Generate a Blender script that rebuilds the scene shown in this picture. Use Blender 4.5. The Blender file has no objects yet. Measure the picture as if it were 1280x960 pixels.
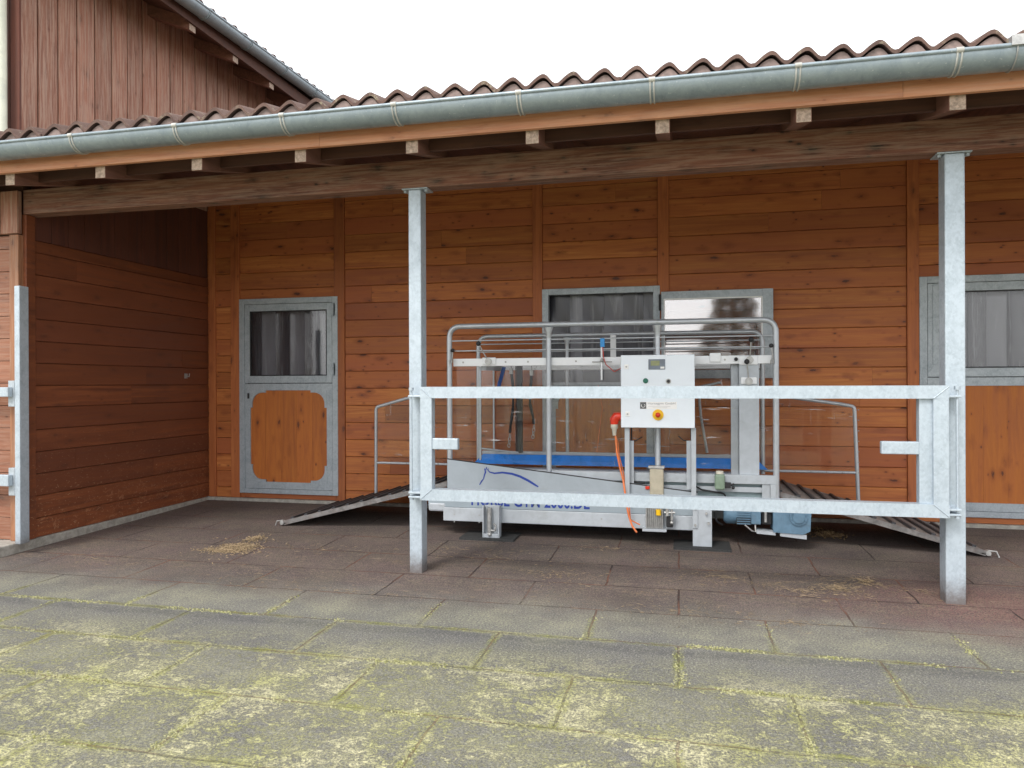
import bpy, bmesh, math, random
from mathutils import Vector, Matrix, noise
random.seed(7)
R = math.radians
PI = math.pi
scn = bpy.context.scene
col = scn.collection

# ------------------------------------------------------------------ camera
CH = 1.55
FPX, YAW, PITCH, ROLL = 907.8, 0.2266, -0.0005, -0.0037
F = Vector((-math.sin(YAW)*math.cos(PITCH), math.cos(YAW)*math.cos(PITCH), math.sin(PITCH)))
Rt = Vector((math.cos(YAW), math.sin(YAW), 0)); Up = Rt.cross(F)
R2 = Rt*math.cos(ROLL)+Up*math.sin(ROLL); U2 = Up*math.cos(ROLL)-Rt*math.sin(ROLL)
cd = bpy.data.cameras.new('camera'); cam = bpy.data.objects.new('camera', cd); col.objects.link(cam)
cam.matrix_world = Matrix(((R2.x, U2.x, -F.x, 0), (R2.y, U2.y, -F.y, 0), (R2.z, U2.z, -F.z, CH), (0, 0, 0, 1)))
cd.sensor_width = 36; cd.lens = FPX/1280*36; cd.clip_end = 2000; cd.clip_start = .05
scn.camera = cam

def ray(u, v): return F + R2*((u-640)/FPX) + U2*((480-v)/FPX)
def PY(u, v, y): d = ray(u, v); t = y/d.y; return Vector((d.x*t, y, CH+d.z*t))
def PX(u, v, x): d = ray(u, v); t = x/d.x; return Vector((x, d.y*t, CH+d.z*t))
def PZ(u, v, z=0): d = ray(u, v); t = (z-CH)/d.z; return Vector((d.x*t, d.y*t, z))

# ------------------------------------------------------------------ light
w = bpy.data.worlds.new('World'); scn.world = w; w.use_nodes = True
nt = w.node_tree; nt.nodes.clear()
sky = nt.nodes.new('ShaderNodeTexSky'); sky.sky_type = 'NISHITA'; sky.sun_disc = False
sky.sun_elevation = R(48); sky.sun_rotation = R(200); sky.air_density = 1.0; sky.dust_density = 3.0
hs = nt.nodes.new('ShaderNodeHueSaturation'); hs.inputs['Saturation'].default_value = .22
mx = nt.nodes.new('ShaderNodeMix'); mx.data_type = 'RGBA'; mx.inputs[0].default_value = .6
mx.inputs[7].default_value = (10.2, 10.3, 10.6, 1)
bg = nt.nodes.new('ShaderNodeBackground'); bg.inputs[1].default_value = .13
ow = nt.nodes.new('ShaderNodeOutputWorld')
nt.links.new(sky.outputs[0], hs.inputs['Color']); nt.links.new(hs.outputs[0], mx.inputs[6])
nt.links.new(mx.outputs[2], bg.inputs[0]); nt.links.new(bg.outputs[0], ow.inputs[0])
sd = bpy.data.lights.new('sun', 'SUN'); sd.energy = 1.1; sd.angle = R(14); sd.color = (1, .96, .9)
so = bpy.data.objects.new('sun', sd); col.objects.link(so)
# sun stands behind the camera, a little to its left
sdir = Vector((-.34*math.cos(R(48)), -.94*math.cos(R(48)), math.sin(R(48))))
so.rotation_euler = sdir.to_track_quat('Z', 'Y').to_euler()
vs = scn.view_settings; vs.view_transform = 'Standard'; vs.look = 'None'; vs.gamma = 1; vs.exposure = .85
vs.use_curve_mapping = False

# ------------------------------------------------------------------ materials
class NT:
    def __init__(s, name):
        s.m = bpy.data.materials.new(name); s.m.use_nodes = True; s.t = s.m.node_tree
        s.b = s.t.nodes['Principled BSDF']; s.out = s.t.nodes['Material Output']
    def n(s, ty, **kw):
        nd = s.t.nodes.new(ty)
        for k, v in kw.items(): setattr(nd, k, v)
        return nd
    def l(s, a, b): s.t.links.new(a, b)
    def val(s, sock, v):
        if hasattr(v, 'is_output'): s.l(v, sock)
        else: sock.default_value = v
    def pos(s): 
        return s.n('ShaderNodeTexCoord').outputs['Object']
    def mapping(s, vec, scale=(1, 1, 1), loc=(0, 0, 0)):
        m = s.n('ShaderNodeMapping'); s.l(vec, m.inputs[0]); s.val(m.inputs['Scale'], scale); s.val(m.inputs['Location'], loc); return m.outputs[0]
    def noise(s, vec, sc, det=4, rough=.55, dist=0, out=0):
        m = s.n('ShaderNodeTexNoise'); s.l(vec, m.inputs['Vector']); m.inputs['Scale'].default_value = sc
        m.inputs['Detail'].default_value = det; m.inputs['Roughness'].default_value = rough; m.inputs['Distortion'].default_value = dist
        return m.outputs[out]
    def mul(s, a, b, op='MULTIPLY', clamp=False):
        m = s.n('ShaderNodeMath', operation=op, use_clamp=clamp); s.val(m.inputs[0], a); s.val(m.inputs[1], b); return m.outputs[0]
    def rng(s, v, a, b, c=0, d=1, smooth=True):
        m = s.n('ShaderNodeMapRange'); m.interpolation_type = 'SMOOTHSTEP' if smooth else 'LINEAR'
        s.l(v, m.inputs[0]); m.inputs[1].default_value = a; m.inputs[2].default_value = b; m.inputs[3].default_value = c; m.inputs[4].default_value = d
        return m.outputs[0]
    def mix(s, f, a, b, mode='MIX'):
        m = s.n('ShaderNodeMix', data_type='RGBA', blend_type=mode); s.val(m.inputs[0], f)
        s.val(m.inputs[6], a if hasattr(a, 'is_output') else (*a, 1)); s.val(m.inputs[7], b if hasattr(b, 'is_output') else (*b, 1)); return m.outputs[2]
    def ramp(s, f, stops):
        m = s.n('ShaderNodeValToRGB'); s.l(f, m.inputs[0]); e = m.color_ramp.elements
        while len(e) < len(stops): e.new(.5)
        for i, (p, c) in enumerate(stops): e[i].position = p; e[i].color = (*c, 1)
        return m.outputs[0]
    def bump(s, h, st=.3, d=.01):
        m = s.n('ShaderNodeBump'); s.l(h, m.inputs['Height']); m.inputs['Strength'].default_value = st; m.inputs['Distance'].default_value = d
        s.l(m.outputs[0], s.b.inputs['Normal']); return m
    def fin(s, c=None, rough=None, metal=None):
        if c is not None: s.val(s.b.inputs['Base Color'], c if hasattr(c, 'is_output') else (*c, 1))
        if rough is not None: s.val(s.b.inputs['Roughness'], rough)
        if metal is not None: s.val(s.b.inputs['Metallic'], metal)
        return s.m
    def attr(s, name='rnd'):
        a = s.n('ShaderNodeAttribute'); a.attribute_name = name; return a.outputs['Fac']
    def sep(s, v):
        m = s.n('ShaderNodeSeparateXYZ'); s.l(v, m.inputs[0]); return m.outputs

def wood(name, axis, dark, mid, light, knots=.5, grey=None, greyamt=.0, rough=.6, knot_col=(.075, .022, .012), scuff=False, freq=1, alt=None):
    s = NT(name); p = s.pos(); r = s.attr()
    comb = s.n('ShaderNodeCombineXYZ'); 
    k = s.mul(r, 37.0); s.l(k, comb.inputs[0]); k2 = s.mul(r, 91.0); s.l(k2, comb.inputs[1]); k3 = s.mul(r, 53.); s.l(k3, comb.inputs[2])
    ax = 'xyz'.index(axis)
    def sc(al, ac): v = [ac]*3; v[ax] = al; return tuple(v)
    base = s.n('ShaderNodeVectorMath', operation='ADD'); s.l(p, base.inputs[0]); s.l(comb.outputs[0], base.inputs[1])
    bp = base.outputs[0]
    g1 = s.noise(s.mapping(bp, sc(1.1*freq, 22)), 1, 5, .6, .6)
    g2 = s.noise(s.mapping(bp, sc(5*freq, 130)), 1, 3, .6, .2)
    g3 = s.noise(s.mapping(bp, sc(.7, 2.2)), 1, 3, .5)
    c = s.ramp(g1, [(.28, dark), (.5, mid), (.74, light)])
    c = s.mix(s.rng(g2, .35, .7, 0, .28), c, dark)
    if alt:
        rr_ = s.n('ShaderNodeTexWhiteNoise', noise_dimensions='1D'); s.l(r, rr_.inputs['W'])
        c = s.mix(s.rng(rr_.outputs[0], .25, 1, 0, .75), c, alt)
    tone = s.rng(r, 0, 1, .80, 1.16, False)
    c = s.mix(1, c, s.n_comb(tone) if False else tone_rgb(s, tone), 'MULTIPLY')
    c = s.mix(s.rng(g3, .35, .7, 0, .45), c, mid)
    # knots
    v2 = s.n('ShaderNodeTexVoronoi', feature='F1'); s.l(s.mapping(bp, sc(7.0, 13.0)), v2.inputs['Vector']); v2.inputs['Scale'].default_value = 1
    d2 = s.mul(v2.outputs['Distance'], s.mul(s.mul(s.noise(s.mapping(bp, sc(12, 25)), 1, 3, .6), .5, 'SUBTRACT'), .3), 'ADD')
    gt2 = s.rng(s.noise(s.mapping(bp, sc(1.3, 3), (5, 5, 5)), 1, 2), .40, .52, 0, 1)
    c = s.mix(s.mul(s.mul(s.rng(d2, .08, .30, 1, 0), gt2), .5*knots, clamp=True), c, dark)
    c = s.mix(s.mul(s.mul(s.rng(d2, .04, .13, 1, 0), gt2), .8*knots, clamp=True), c, knot_col)
    vo = s.n('ShaderNodeTexVoronoi', feature='F1'); s.l(s.mapping(bp, sc(3.0, 7.0)), vo.inputs['Vector']); vo.inputs['Scale'].default_value = 1
    wob = s.noise(bp, 22, 2, .5)
    vo.inputs['Randomness'].default_value = 1
    wob2 = s.noise(s.mapping(bp, sc(9, 22)), 1, 4, .7)
    d = s.mul(vo.outputs['Distance'], s.mul(s.mul(wob2, .5, 'SUBTRACT'), .42), 'ADD')
    kn = s.rng(d, .05, .13, 1, 0)
    halo = s.rng(d, .08, .36, 1, 0)
    gate = s.rng(s.noise(s.mapping(bp, sc(.9, 2)), 1, 2), .34, .46, 0, 1)
    c = s.mix(s.mul(s.mul(halo, gate), .6*knots, clamp=True), c, tuple(q*.8 for q in dark))
    c = s.mix(s.mul(s.mul(kn, gate), knots*.85, clamp=True), c, knot_col)
    if grey is not None:
        gm = s.rng(s.noise(s.mapping(bp, sc(1.6, 34)), 1.6, 7, .75, .3), .42, .60, 0, greyamt)
        c = s.mix(gm, c, grey)
    if scuff:
        z = s.sep(p)[2]
        sm = s.mul(s.rng(s.noise(s.mapping(p, (1, 3, 5)), 3.2, 7, .75, 1.6), .55, .63, 0, 1), s.mul(s.rng(z, .2, 1.0, .6, 0), s.rng(s.noise(p, 1.1, 3), .42, .62, .1, 1)))
        c = s.mix(sm, c, (.42, .2, .1))
        sm2 = s.rng(s.noise(s.mapping(p, (1, 6, 12)), 4.2, 3, .75, .6), .62, .66, 0, .6)
        c = s.mix(s.mul(sm2, s.rng(z, .2, 1.4, 1, 0)), c, (.5, .32, .18))
    s.bump(s.mul(g2, g1, 'ADD'), .25, .004)
    rr = s.rng(g1, .3, .7, rough-.08, rough+.1)
    return s.fin(c, rr)
def tone_rgb(s, v):
    m = s.n('ShaderNodeCombineColor'); s.l(v, m.inputs[0]); s.l(v, m.inputs[1]); s.l(v, m.inputs[2]); return m.outputs[0]

def galv(name, c0, c1, rough=.5, metal=.35, sp=28, stain=.25, spang=.3, ground=False):
    s = NT(name); p = s.pos()
    vo = s.n('ShaderNodeTexVoronoi', feature='F1'); s.l(s.mapping(p, (1, 1, .7)), vo.inputs['Vector']); vo.inputs['Scale'].default_value = sp
    cr = s.sep(vo.outputs['Color'])[0]
    n1 = s.noise(p, 9, 6, .7, .8); n2 = s.noise(p, 90, 3, .6)
    f = s.mul(s.mul(cr, spang), s.mul(n1, 1.15-spang), 'ADD'); f = s.mul(f, s.mul(n2, .2), 'ADD')
    c = s.ramp(f, [(.35, c0), (.8, c1)])
    st = s.rng(s.noise(s.mapping(p, (7, 7, 2.2)), 1.5, 5, .7, .5), .55, .72, 0, stain)
    c = s.mix(st, c, tuple(x*.6 for x in c0))
    sp2 = s.rng(s.noise(p, 60, 2), .68, .72, 0, stain)
    c = s.mix(sp2, c, (.85, .86, .86))
    if ground:
        z = s.sep(p)[2]; gd_ = s.mul(s.rng(s.mul(z, s.mul(s.noise(p, 18, 6, .8), .25), 'SUBTRACT'), -.12, .10, .85, 0), 1.)
        c = s.mix(gd_, c, (.13, .10, .085))
        sc_ = s.rng(s.noise(s.mapping(p, (5, 5, 5)), 3.2, 8, .85, 2.), .64, .70, 0, .35)
        c = s.mix(sc_, c, (.22, .21, .19))
    s.bump(f, .15, .003)
    return s.fin(c, s.rng(f, .3, .8, rough+.1, rough-.12), metal)

def plain(name, c, rough=.5, metal=0, var=.15, sc=12, dirt=None):
    s = NT(name); p = s.pos(); n1 = s.noise(p, sc, 6, .65, .4)
    cc = s.mix(s.rng(n1, .3, .7, 0, 1), tuple(x*(1-var) for x in c), tuple(min(1, x*(1+var)) for x in c))
    if dirt:
        cc = s.mix(s.rng(s.noise(p, sc*.4, 7, .75, 1), .5, .75, 0, .5), cc, dirt)
    return s.fin(cc, s.rng(n1, .3, .7, rough-.06, rough+.08), metal)

M = {}
M['wall'] = wood('varnished_pine', 'x', (.28, .068, .019), (.46, .145, .036), (.61, .25, .070), 1.1, alt=(.34, .086, .032))
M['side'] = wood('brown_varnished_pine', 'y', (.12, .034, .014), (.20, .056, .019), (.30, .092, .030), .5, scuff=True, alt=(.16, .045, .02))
M['batten'] = wood('varnished_batten', 'z', (.27, .068, .020), (.42, .125, .036), (.52, .18, .055), .8)
M['panel'] = wood('varnished_door_panel', 'z', (.34, .085, .016), (.48, .145, .024), (.56, .19, .036), 1., freq=1.6)
M['board'] = wood('weathered_cladding', 'z', (.19, .078, .05), (.33, .145, .095), (.43, .225, .155), .6, grey=(.50, .36, .28), greyamt=.5, rough=.8)
M['darkboard'] = wood('dark_cladding', 'z', (.06, .02, .014), (.11, .034, .02), (.16, .05, .03), .4, rough=.7)
M['beam'] = wood('weathered_beam', 'x', (.060, .022, .015), (.19, .075, .046), (.33, .15, .095), 1.3, grey=(.34, .23, .17), greyamt=.5, rough=.85, knot_col=(.02, .01, .008))
M['fascia'] = wood('fascia_wood', 'x', (.36, .13, .06), (.56, .25, .13), (.66, .34, .2), .5, grey=(.55, .36, .26), greyamt=.3)
M['rafter'] = wood('rafter_wood', 'y', (.10, .045, .03), (.18, .08, .055), (.26, .12, .085), .3, rough=.8)
M['endgrain'] = plain('end_grain', (.38, .29, .23), .9, var=.35, sc=45, dirt=(.2, .13, .1))
M['darkwood'] = wood('dark_wood', 'x', (.055, .024, .016), (.10, .042, .028), (.15, .066, .044), .5, rough=.75)
M['galv'] = galv('galvanised_steel', (.345, .405, .455), (.48, .55, .61), .5, .25, 75, .2, .2, True)
M['galvframe'] = galv('dull_galvanised_frame', (.27, .315, .35), (.43, .475, .51), .55, .2, 90, .2, .2)
M['tube'] = plain('tube_steel', (.47, .50, .535), .36, .4, var=.06, sc=20, dirt=(.36, .37, .38))
M['alu'] = plain('painted_profile', (.43, .465, .50), .5, .12, var=.07, sc=9, dirt=(.3, .31, .31))
M['zinc'] = galv('zinc_gutter', (.20, .25, .285), (.29, .345, .38), .48, .3, 12, .25, .06)
M['white'] = plain('white_coating', (.80, .82, .84), .42, var=.03, sc=6)
M['cabinet'] = plain('cabinet_paint', (.77, .83, .89), .38, var=.02, sc=4)
M['greypanel'] = plain('grey_board', (.33, .375, .415), .45, var=.05, sc=5, dirt=(.27, .29, .30))
M['strip'] = plain('grey_strip', (.30, .355, .395), .4, var=.06, sc=6)
M['recess'] = plain('recess_grey', (.23, .30, .32), .4, var=.1, sc=9, dirt=(.18, .20, .20))
M['black'] = plain('black_rubber', (.02, .02, .022), .6, var=.3, sc=40)
M['pad'] = plain('rubber_pad', (.035, .036, .036), .85, var=.4, sc=60)
M['blue'] = plain('blue_board', (.02, .25, .82), .3, var=.18, sc=4)
M['bluepaint'] = plain('blue_lettering', (.012, .04, .27), .5, var=.1)
M['motor'] = plain('motor_blue', (.115, .205, .29), .42, var=.12, sc=14, dirt=(.08, .10, .12))
M['beige'] = plain('beige_housing', (.42, .38, .29), .5, var=.12)
M['strapmetal'] = plain('strap_metal', (.46, .46, .43), .5, .1, var=.15)
M['castalu'] = plain('cast_aluminium', (.42, .42, .41), .45, .6, var=.2, sc=30)
M['green'] = plain('green_reservoir', (.20, .27, .2), .35, var=.12, sc=20)
M['red'] = plain('red_plastic', (.62, .035, .012), .35, var=.1)
M['orange'] = plain('orange_cable', (.72, .19, .06), .5, var=.12)
M['yellow'] = plain('yellow_plastic', (.80, .48, .01), .4, var=.05)
M['cream'] = plain('cream_plastic', (.6, .57, .48), .5)
M['sticker'] = plain('sticker_white', (.85, .85, .84), .5, var=.02)
M['ink'] = plain('label_ink', (.11, .11, .11), .6)
M['inkgrey'] = plain('faded_ink', (.42, .42, .43), .6)
M['lcd'] = plain('display_glass', (.25, .27, .12), .15)
M['bezel'] = plain('display_bezel', (.16, .19, .23), .4)
M['btngreen'] = plain('green_button', (.01, .14, .09), .4)
M['strap'] = plain('blue_strap', (.02, .08, .3), .8, var=.2, sc=60)
M['lightblue'] = plain('light_blue_plastic', (.02, .25, .6), .4)
M['concrete'] = plain('concrete_kerb', (.36, .34, .30), .9, var=.25, sc=14, dirt=(.2, .19, .15))
M['pvcpipe'] = plain('pale_downpipe', (.72, .74, .62), .5, var=.12, sc=6, dirt=(.45, .55, .55))
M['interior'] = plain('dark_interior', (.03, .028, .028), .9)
M['ramp'] = plain('ramp_deck', (.20, .175, .16), .75, var=.35, sc=30, dirt=(.2, .12, .09))
M['rampedge'] = plain('ramp_edge', (.20, .19, .185), .5, .3, var=.3, sc=16, dirt=(.2, .12, .10))
M['cleat'] = plain('ramp_cleat', (.045, .045, .05), .5, .1, var=.3, sc=20)
M['seam'] = plain('door_seam', (.10, .115, .125), .7)

def glassmat(name, mirror, tint=(1, 1, 1), scratch=.0):
    s = NT(name); p = s.pos()
    tr = s.n('ShaderNodeBsdfTransparent'); tr.inputs[0].default_value = (*tint, 1)
    gl = s.n('ShaderNodeBsdfGlossy'); gl.inputs['Roughness'].default_value = .05
    bm = s.n('ShaderNodeBump'); s.l(s.noise(p, 1.6, 3, .5), bm.inputs['Height']); bm.inputs['Strength'].default_value = .05; bm.inputs['Distance'].default_value = .02
    s.l(bm.outputs[0], gl.inputs['Normal'])
    fr = s.n('ShaderNodeFresnel'); fr.inputs[0].default_value = 1.5
    f = s.mul(s.mul(fr.outputs[0], .55 if scratch else 1.), mirror, 'ADD', True)
    mx = s.n('ShaderNodeMixShader'); s.l(f, mx.inputs[0]); s.l(tr.outputs[0], mx.inputs[1]); s.l(gl.outputs[0], mx.inputs[2])
    last = mx.outputs[0]
    if scratch:
        df = s.n('ShaderNodeBsdfDiffuse'); df.inputs[0].default_value = (.75, .75, .75, 1)
        n1 = s.noise(s.mapping(p, (1.2, 1, 16)), 2.2, 5, .6, .5); n2 = s.noise(s.mapping(p, (14, 1, 1.5)), 1.7, 4, .6, .8)
        a = s.mul(s.rng(n1, .62, .68), s.rng(s.noise(p, 2), .45, .6), 'MULTIPLY')
        b = s.rng(n2, .68, .71, 0, .4)
        hz = s.rng(s.noise(p, 3.5, 5, .6), .45, .8, 0, .05)
        ff = s.mul(s.mul(s.mul(a, b, 'ADD'), hz, 'ADD'), scratch, clamp=True)
        m2 = s.n('ShaderNodeMixShader'); s.l(ff, m2.inputs[0]); s.l(last, m2.inputs[1]); s.l(df.outputs[0], m2.inputs[2]); last = m2.outputs[0]
    s.l(last, s.out.inputs[0]); return s.m
M['pane'] = glassmat('window_pane', .0)
M['leafpane'] = glassmat('reflecting_pane', .30, (.95, .93, .92))
M['plexi'] = glassmat('scratched_plexiglass', .0, (.985, .985, .985), .4)

def pvcmat():
    s = NT('pvc_strip'); p = s.pos(); r = s.attr()
    c = s.mix(r, (.035, .035, .045), (.25, .255, .29))
    c = s.mix(s.rng(s.noise(s.mapping(p, (14, 1, 1.2)), 1, 4, .6, 1.2), .5, .72, 0, .35), c, (.4, .41, .44))
    return s.fin(c, .22)
M['pvc'] = pvcmat()
M['front'] = wood('dull_front_boards', 'x', (.17, .062, .034), (.29, .115, .062), (.38, .17, .1), .8, grey=(.4, .26, .19), greyamt=.35)
M['frontpost'] = wood('dull_front_post', 'z', (.20, .08, .035), (.33, .14, .065), (.42, .2, .1), .8, grey=(.42, .28, .2), greyamt=.35)

def tilemat():
    s = NT('concrete_roof_tile'); p = s.pos()
    n1 = s.noise(p, 4, 6, .7); n2 = s.noise(p, 70, 3, .7)
    c = s.ramp(n1, [(.3, (.085, .05, .042)), (.6, (.15, .09, .07)), (.8, (.2, .14, .11))])
    c = s.mix(s.rng(s.noise(p, 9, 7, .8), .55, .66, 0, .75), c, (.33, .29, .2))
    c = s.mix(s.rng(n2, .45, .75, 0, .4), c, (.05, .04, .038))
    s.bump(n2, .5, .006)
    return s.fin(c, .9)
M['tile'] = tilemat()
M['comb'] = plain('eave_filler', (.27, .20, .18), .85, var=.2, sc=25, dirt=(.17, .125, .11))

def groundmat():
    s = NT('rubber_paving'); p = s.pos(); x, y, z = s.sep(p)
    # warp the joints slightly
    wn = s.noise(p, 5, 3, .6, 0, 1)
    wv = s.n('ShaderNodeVectorMath', operation='SCALE'); 
    sb = s.n('ShaderNodeVectorMath', operation='SUBTRACT'); s.l(wn, sb.inputs[0]); sb.inputs[1].default_value = (.5, .5, .5)
    s.l(sb.outputs[0], wv.inputs[0]); wv.inputs['Scale'].default_value = .03
    ad = s.n('ShaderNodeVectorMath', operation='ADD'); s.l(p, ad.inputs[0]); s.l(wv.outputs[0], ad.inputs[1])
    def brick(vec, mort, smooth, loc):
        b = s.n('ShaderNodeTexBrick'); s.l(s.mapping(vec, loc=loc), b.inputs['Vector']); b.offset = .5; b.squash = 1; b.offset_frequency = 2
        b.inputs['Scale'].default_value = 1; b.inputs['Mortar Size'].default_value = mort; b.inputs['Mortar Smooth'].default_value = smooth
        b.inputs['Brick Width'].default_value = 1.09; b.inputs['Row Height'].default_value = .585; b.inputs['Bias'].default_value = 0
        b.inputs['Color1'].default_value = (0, 0, 0, 1); b.inputs['Color2'].default_value = (1, 1, 1, 1)
        return b
    LOC = (.01+1.09*20, -3.805+.585*21, 0)
    b1 = brick(ad.outputs[0], .008, .3, LOC); b2 = brick(ad.outputs[0], .06, 1., LOC)
    joint = b1.outputs['Fac']; wide = b2.outputs['Fac']; tone = s.sep(b1.outputs['Color'])[0]
    yw = s.mul(y, s.mul(s.mul(s.noise(p, 1.3, 5, .65), .5, 'SUBTRACT'), 1.1), 'ADD')
    out = s.rng(yw, 5.5, 4.45, 0, 1)       # 1 = outside the roof, open to the rain
    n1 = s.noise(p, 1.1, 6, .6); n2 = s.noise(p, 160, 3, .75); n3 = s.noise(p, 28, 5, .75, .6)
    inside = s.ramp(n1, [(.3, (.092, .068, .064)), (.5, (.138, .098, .092)), (.72, (.19, .132, .122))])
    inside = s.mix(s.rng(n3, .5, .75, 0, .5), inside, (.045, .038, .036))
    # reddish clean granulate round the right post
    dx = s.mul(s.mul(x, 2.0, 'SUBTRACT'), 1.0); dy = s.mul(s.mul(y, 5.45, 'SUBTRACT'), 1.5)
    rr = s.mul(s.mul(dx, dx), s.mul(dy, dy), 'ADD')
    redm = s.mul(s.rng(rr, .05, 1.6, .75, 0), s.rng(n1, .3, .6, .4, 1))
    inside = s.mix(redm, inside, (.22, .095, .09))
    # straw dust under the roof
    du = s.mul(s.rng(s.noise(s.mapping(p, (1, 2.4, 1)), 2.4, 8, .8, .9), .53, .66), s.rng(y, 7.4, 5.6, .05, .75))
    inside = s.mix(s.mul(du, s.rng(n3, .4, .6)), inside, (.27, .19, .11))
    outside = s.ramp(n1, [(.3, (.145, .141, .136)), (.55, (.195, .188, .177)), (.75, (.25, .24, .215))])
    outside = s.mix(s.mul(tone, .3), outside, (.095, .096, .095))
    c = s.mix(out, inside, outside)
    g1 = s.noise(p, 120, 2, .7); g2 = s.noise(s.mapping(p, (1, 1, 1), (3, 7, 1)), 75, 3, .8)
    c = s.mix(s.rng(g1, .44, .56, .75, 0), c, s.mix(out, (.035, .03, .03), (.05, .05, .053)))
    c = s.mix(s.rng(g2, .55, .66, 0, .8), c, s.mix(out, (.20, .155, .135), (.38, .375, .34)))
    hd = s.noise(s.mapping(p, (1.4, 9, 1)), 3.5, 8, .85, .5)
    hm = s.mul(s.mul(s.rng(hd, .52, .64), s.rng(y, 7.6, 5.8, .15, .8)), s.mul(s.rng(yw, 4.4, 5.1), s.rng(s.noise(p, 1.2, 4), .38, .6, .15, 1)))
    c = s.mix(s.mul(hm, s.rng(g2, .4, .6, .25, 1)), c, (.33, .24, .17))
    # greenish film just outside the drip line, dark damp line below it
    gr = s.rng(g2, .40, .58, .1, 1)
    film = s.mul(s.mul(s.mul(s.rng(yw, 5.25, 4.55), s.rng(yw, 4.15, 4.6)), s.rng(s.noise(p, 2.2, 6, .75), .35, .65, .12, .62)), gr)
    c = s.mix(film, c, (.36, .35, .23))
    dl = s.mul(s.mul(s.mul(y, s.mul(n1, .3), 'ADD'), 4.44, 'SUBTRACT'), 0., 'ADD'); dl = s.mul(dl, dl)
    c = s.mix(s.mul(s.rng(dl, .0, .006, .5, 0), s.rng(n3, .35, .6)), c, (.05, .05, .055))
    hz_ = s.mul(s.mul(s.rng(y, 4.5, 3.2, .12, .60), s.rng(s.noise(p, 1.9, 7, .75), .35, .65, .15, 1)), gr)
    c = s.mix(hz_, c, (.40, .39, .20))
    # pale moss crust, speckled, outside only
    mz = s.rng(y, 4.25, 3.55, 0, 1)
    big = s.noise(p, 1.5, 5, .65, .5)
    cr = s.noise(s.mapping(p, (1, 1.1, 1)), 19, 10, .9, .7)
    thr = s.mul(s.mul(cr, s.rng(big, .3, .7, -.035, .10), 'ADD'), s.mul(wide, .05), 'ADD')
    crust = s.mul(s.rng(thr, .50, .57), mz)
    crust = s.mul(crust, s.rng(g2, .38, .56, .15, 1))
    c = s.mix(s.mul(crust, .88), c, s.mix(s.rng(s.noise(p, 3, 4), .35, .65), (.50, .49, .20), (.64, .60, .36)))
    # moss in the joints
    jn = s.rng(s.noise(p, 2.6, 6, .8), .38, .60)
    je = s.mul(wide, s.mul(s.mul(s.noise(p, 26, 7, .85), .30, 'SUBTRACT'), 3.0), 'MULTIPLY')
    jm = s.mul(s.mul(s.rng(je, .12, .62), jn), s.mul(s.rng(yw, 5.0, 4.3), s.rng(g2, .36, .56, .15, 1)))
    c = s.mix(s.mul(jm, .8), c, s.mix(s.rng(s.noise(p, 4, 4), .35, .65), (.33, .35, .06), (.52, .50, .24)))
    # the joint itself
    jc = s.mix(s.rng(s.noise(p, 2.1, 3), .4, .6), (.03, .02, .018), (.15, .065, .04))
    vis = s.rng(s.noise(p, 2.4, 3), .38, .5, .35, 1)
    c = s.mix(s.mul(s.mul(joint, vis), s.mul(s.mul(out, -.55), 1., 'ADD')), c, jc)
    h = s.mul(s.mul(g2, .8), s.mul(joint, -2.2), 'ADD'); h = s.mul(h, s.mul(jm, 1.2), 'ADD'); h = s.mul(h, s.mul(crust, .6), 'ADD'); h = s.mul(h, s.mul(n3, .35), 'ADD')
    s.bump(h, .8, .006)
    return s.fin(c, .92)
M['ground'] = groundmat()

def strawmat(name, a, b):
    s = NT(name); r = s.attr(); c = s.mix(r, a, b); return s.fin(c, .8)
M['straw'] = strawmat('straw', (.15, .105, .06), (.42, .31, .18))
M['dung'] = strawmat('dung', (.10, .06, .03), (.26, .17, .08))
M['leaf'] = strawmat('foliage', (.035, .06, .02), (.07, .11, .03))
M['moss'] = strawmat('moss', (.20, .205, .06), (.43, .41, .23))
M['bark'] = plain('bark', (.12, .08, .05), .9, var=.3)

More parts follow.
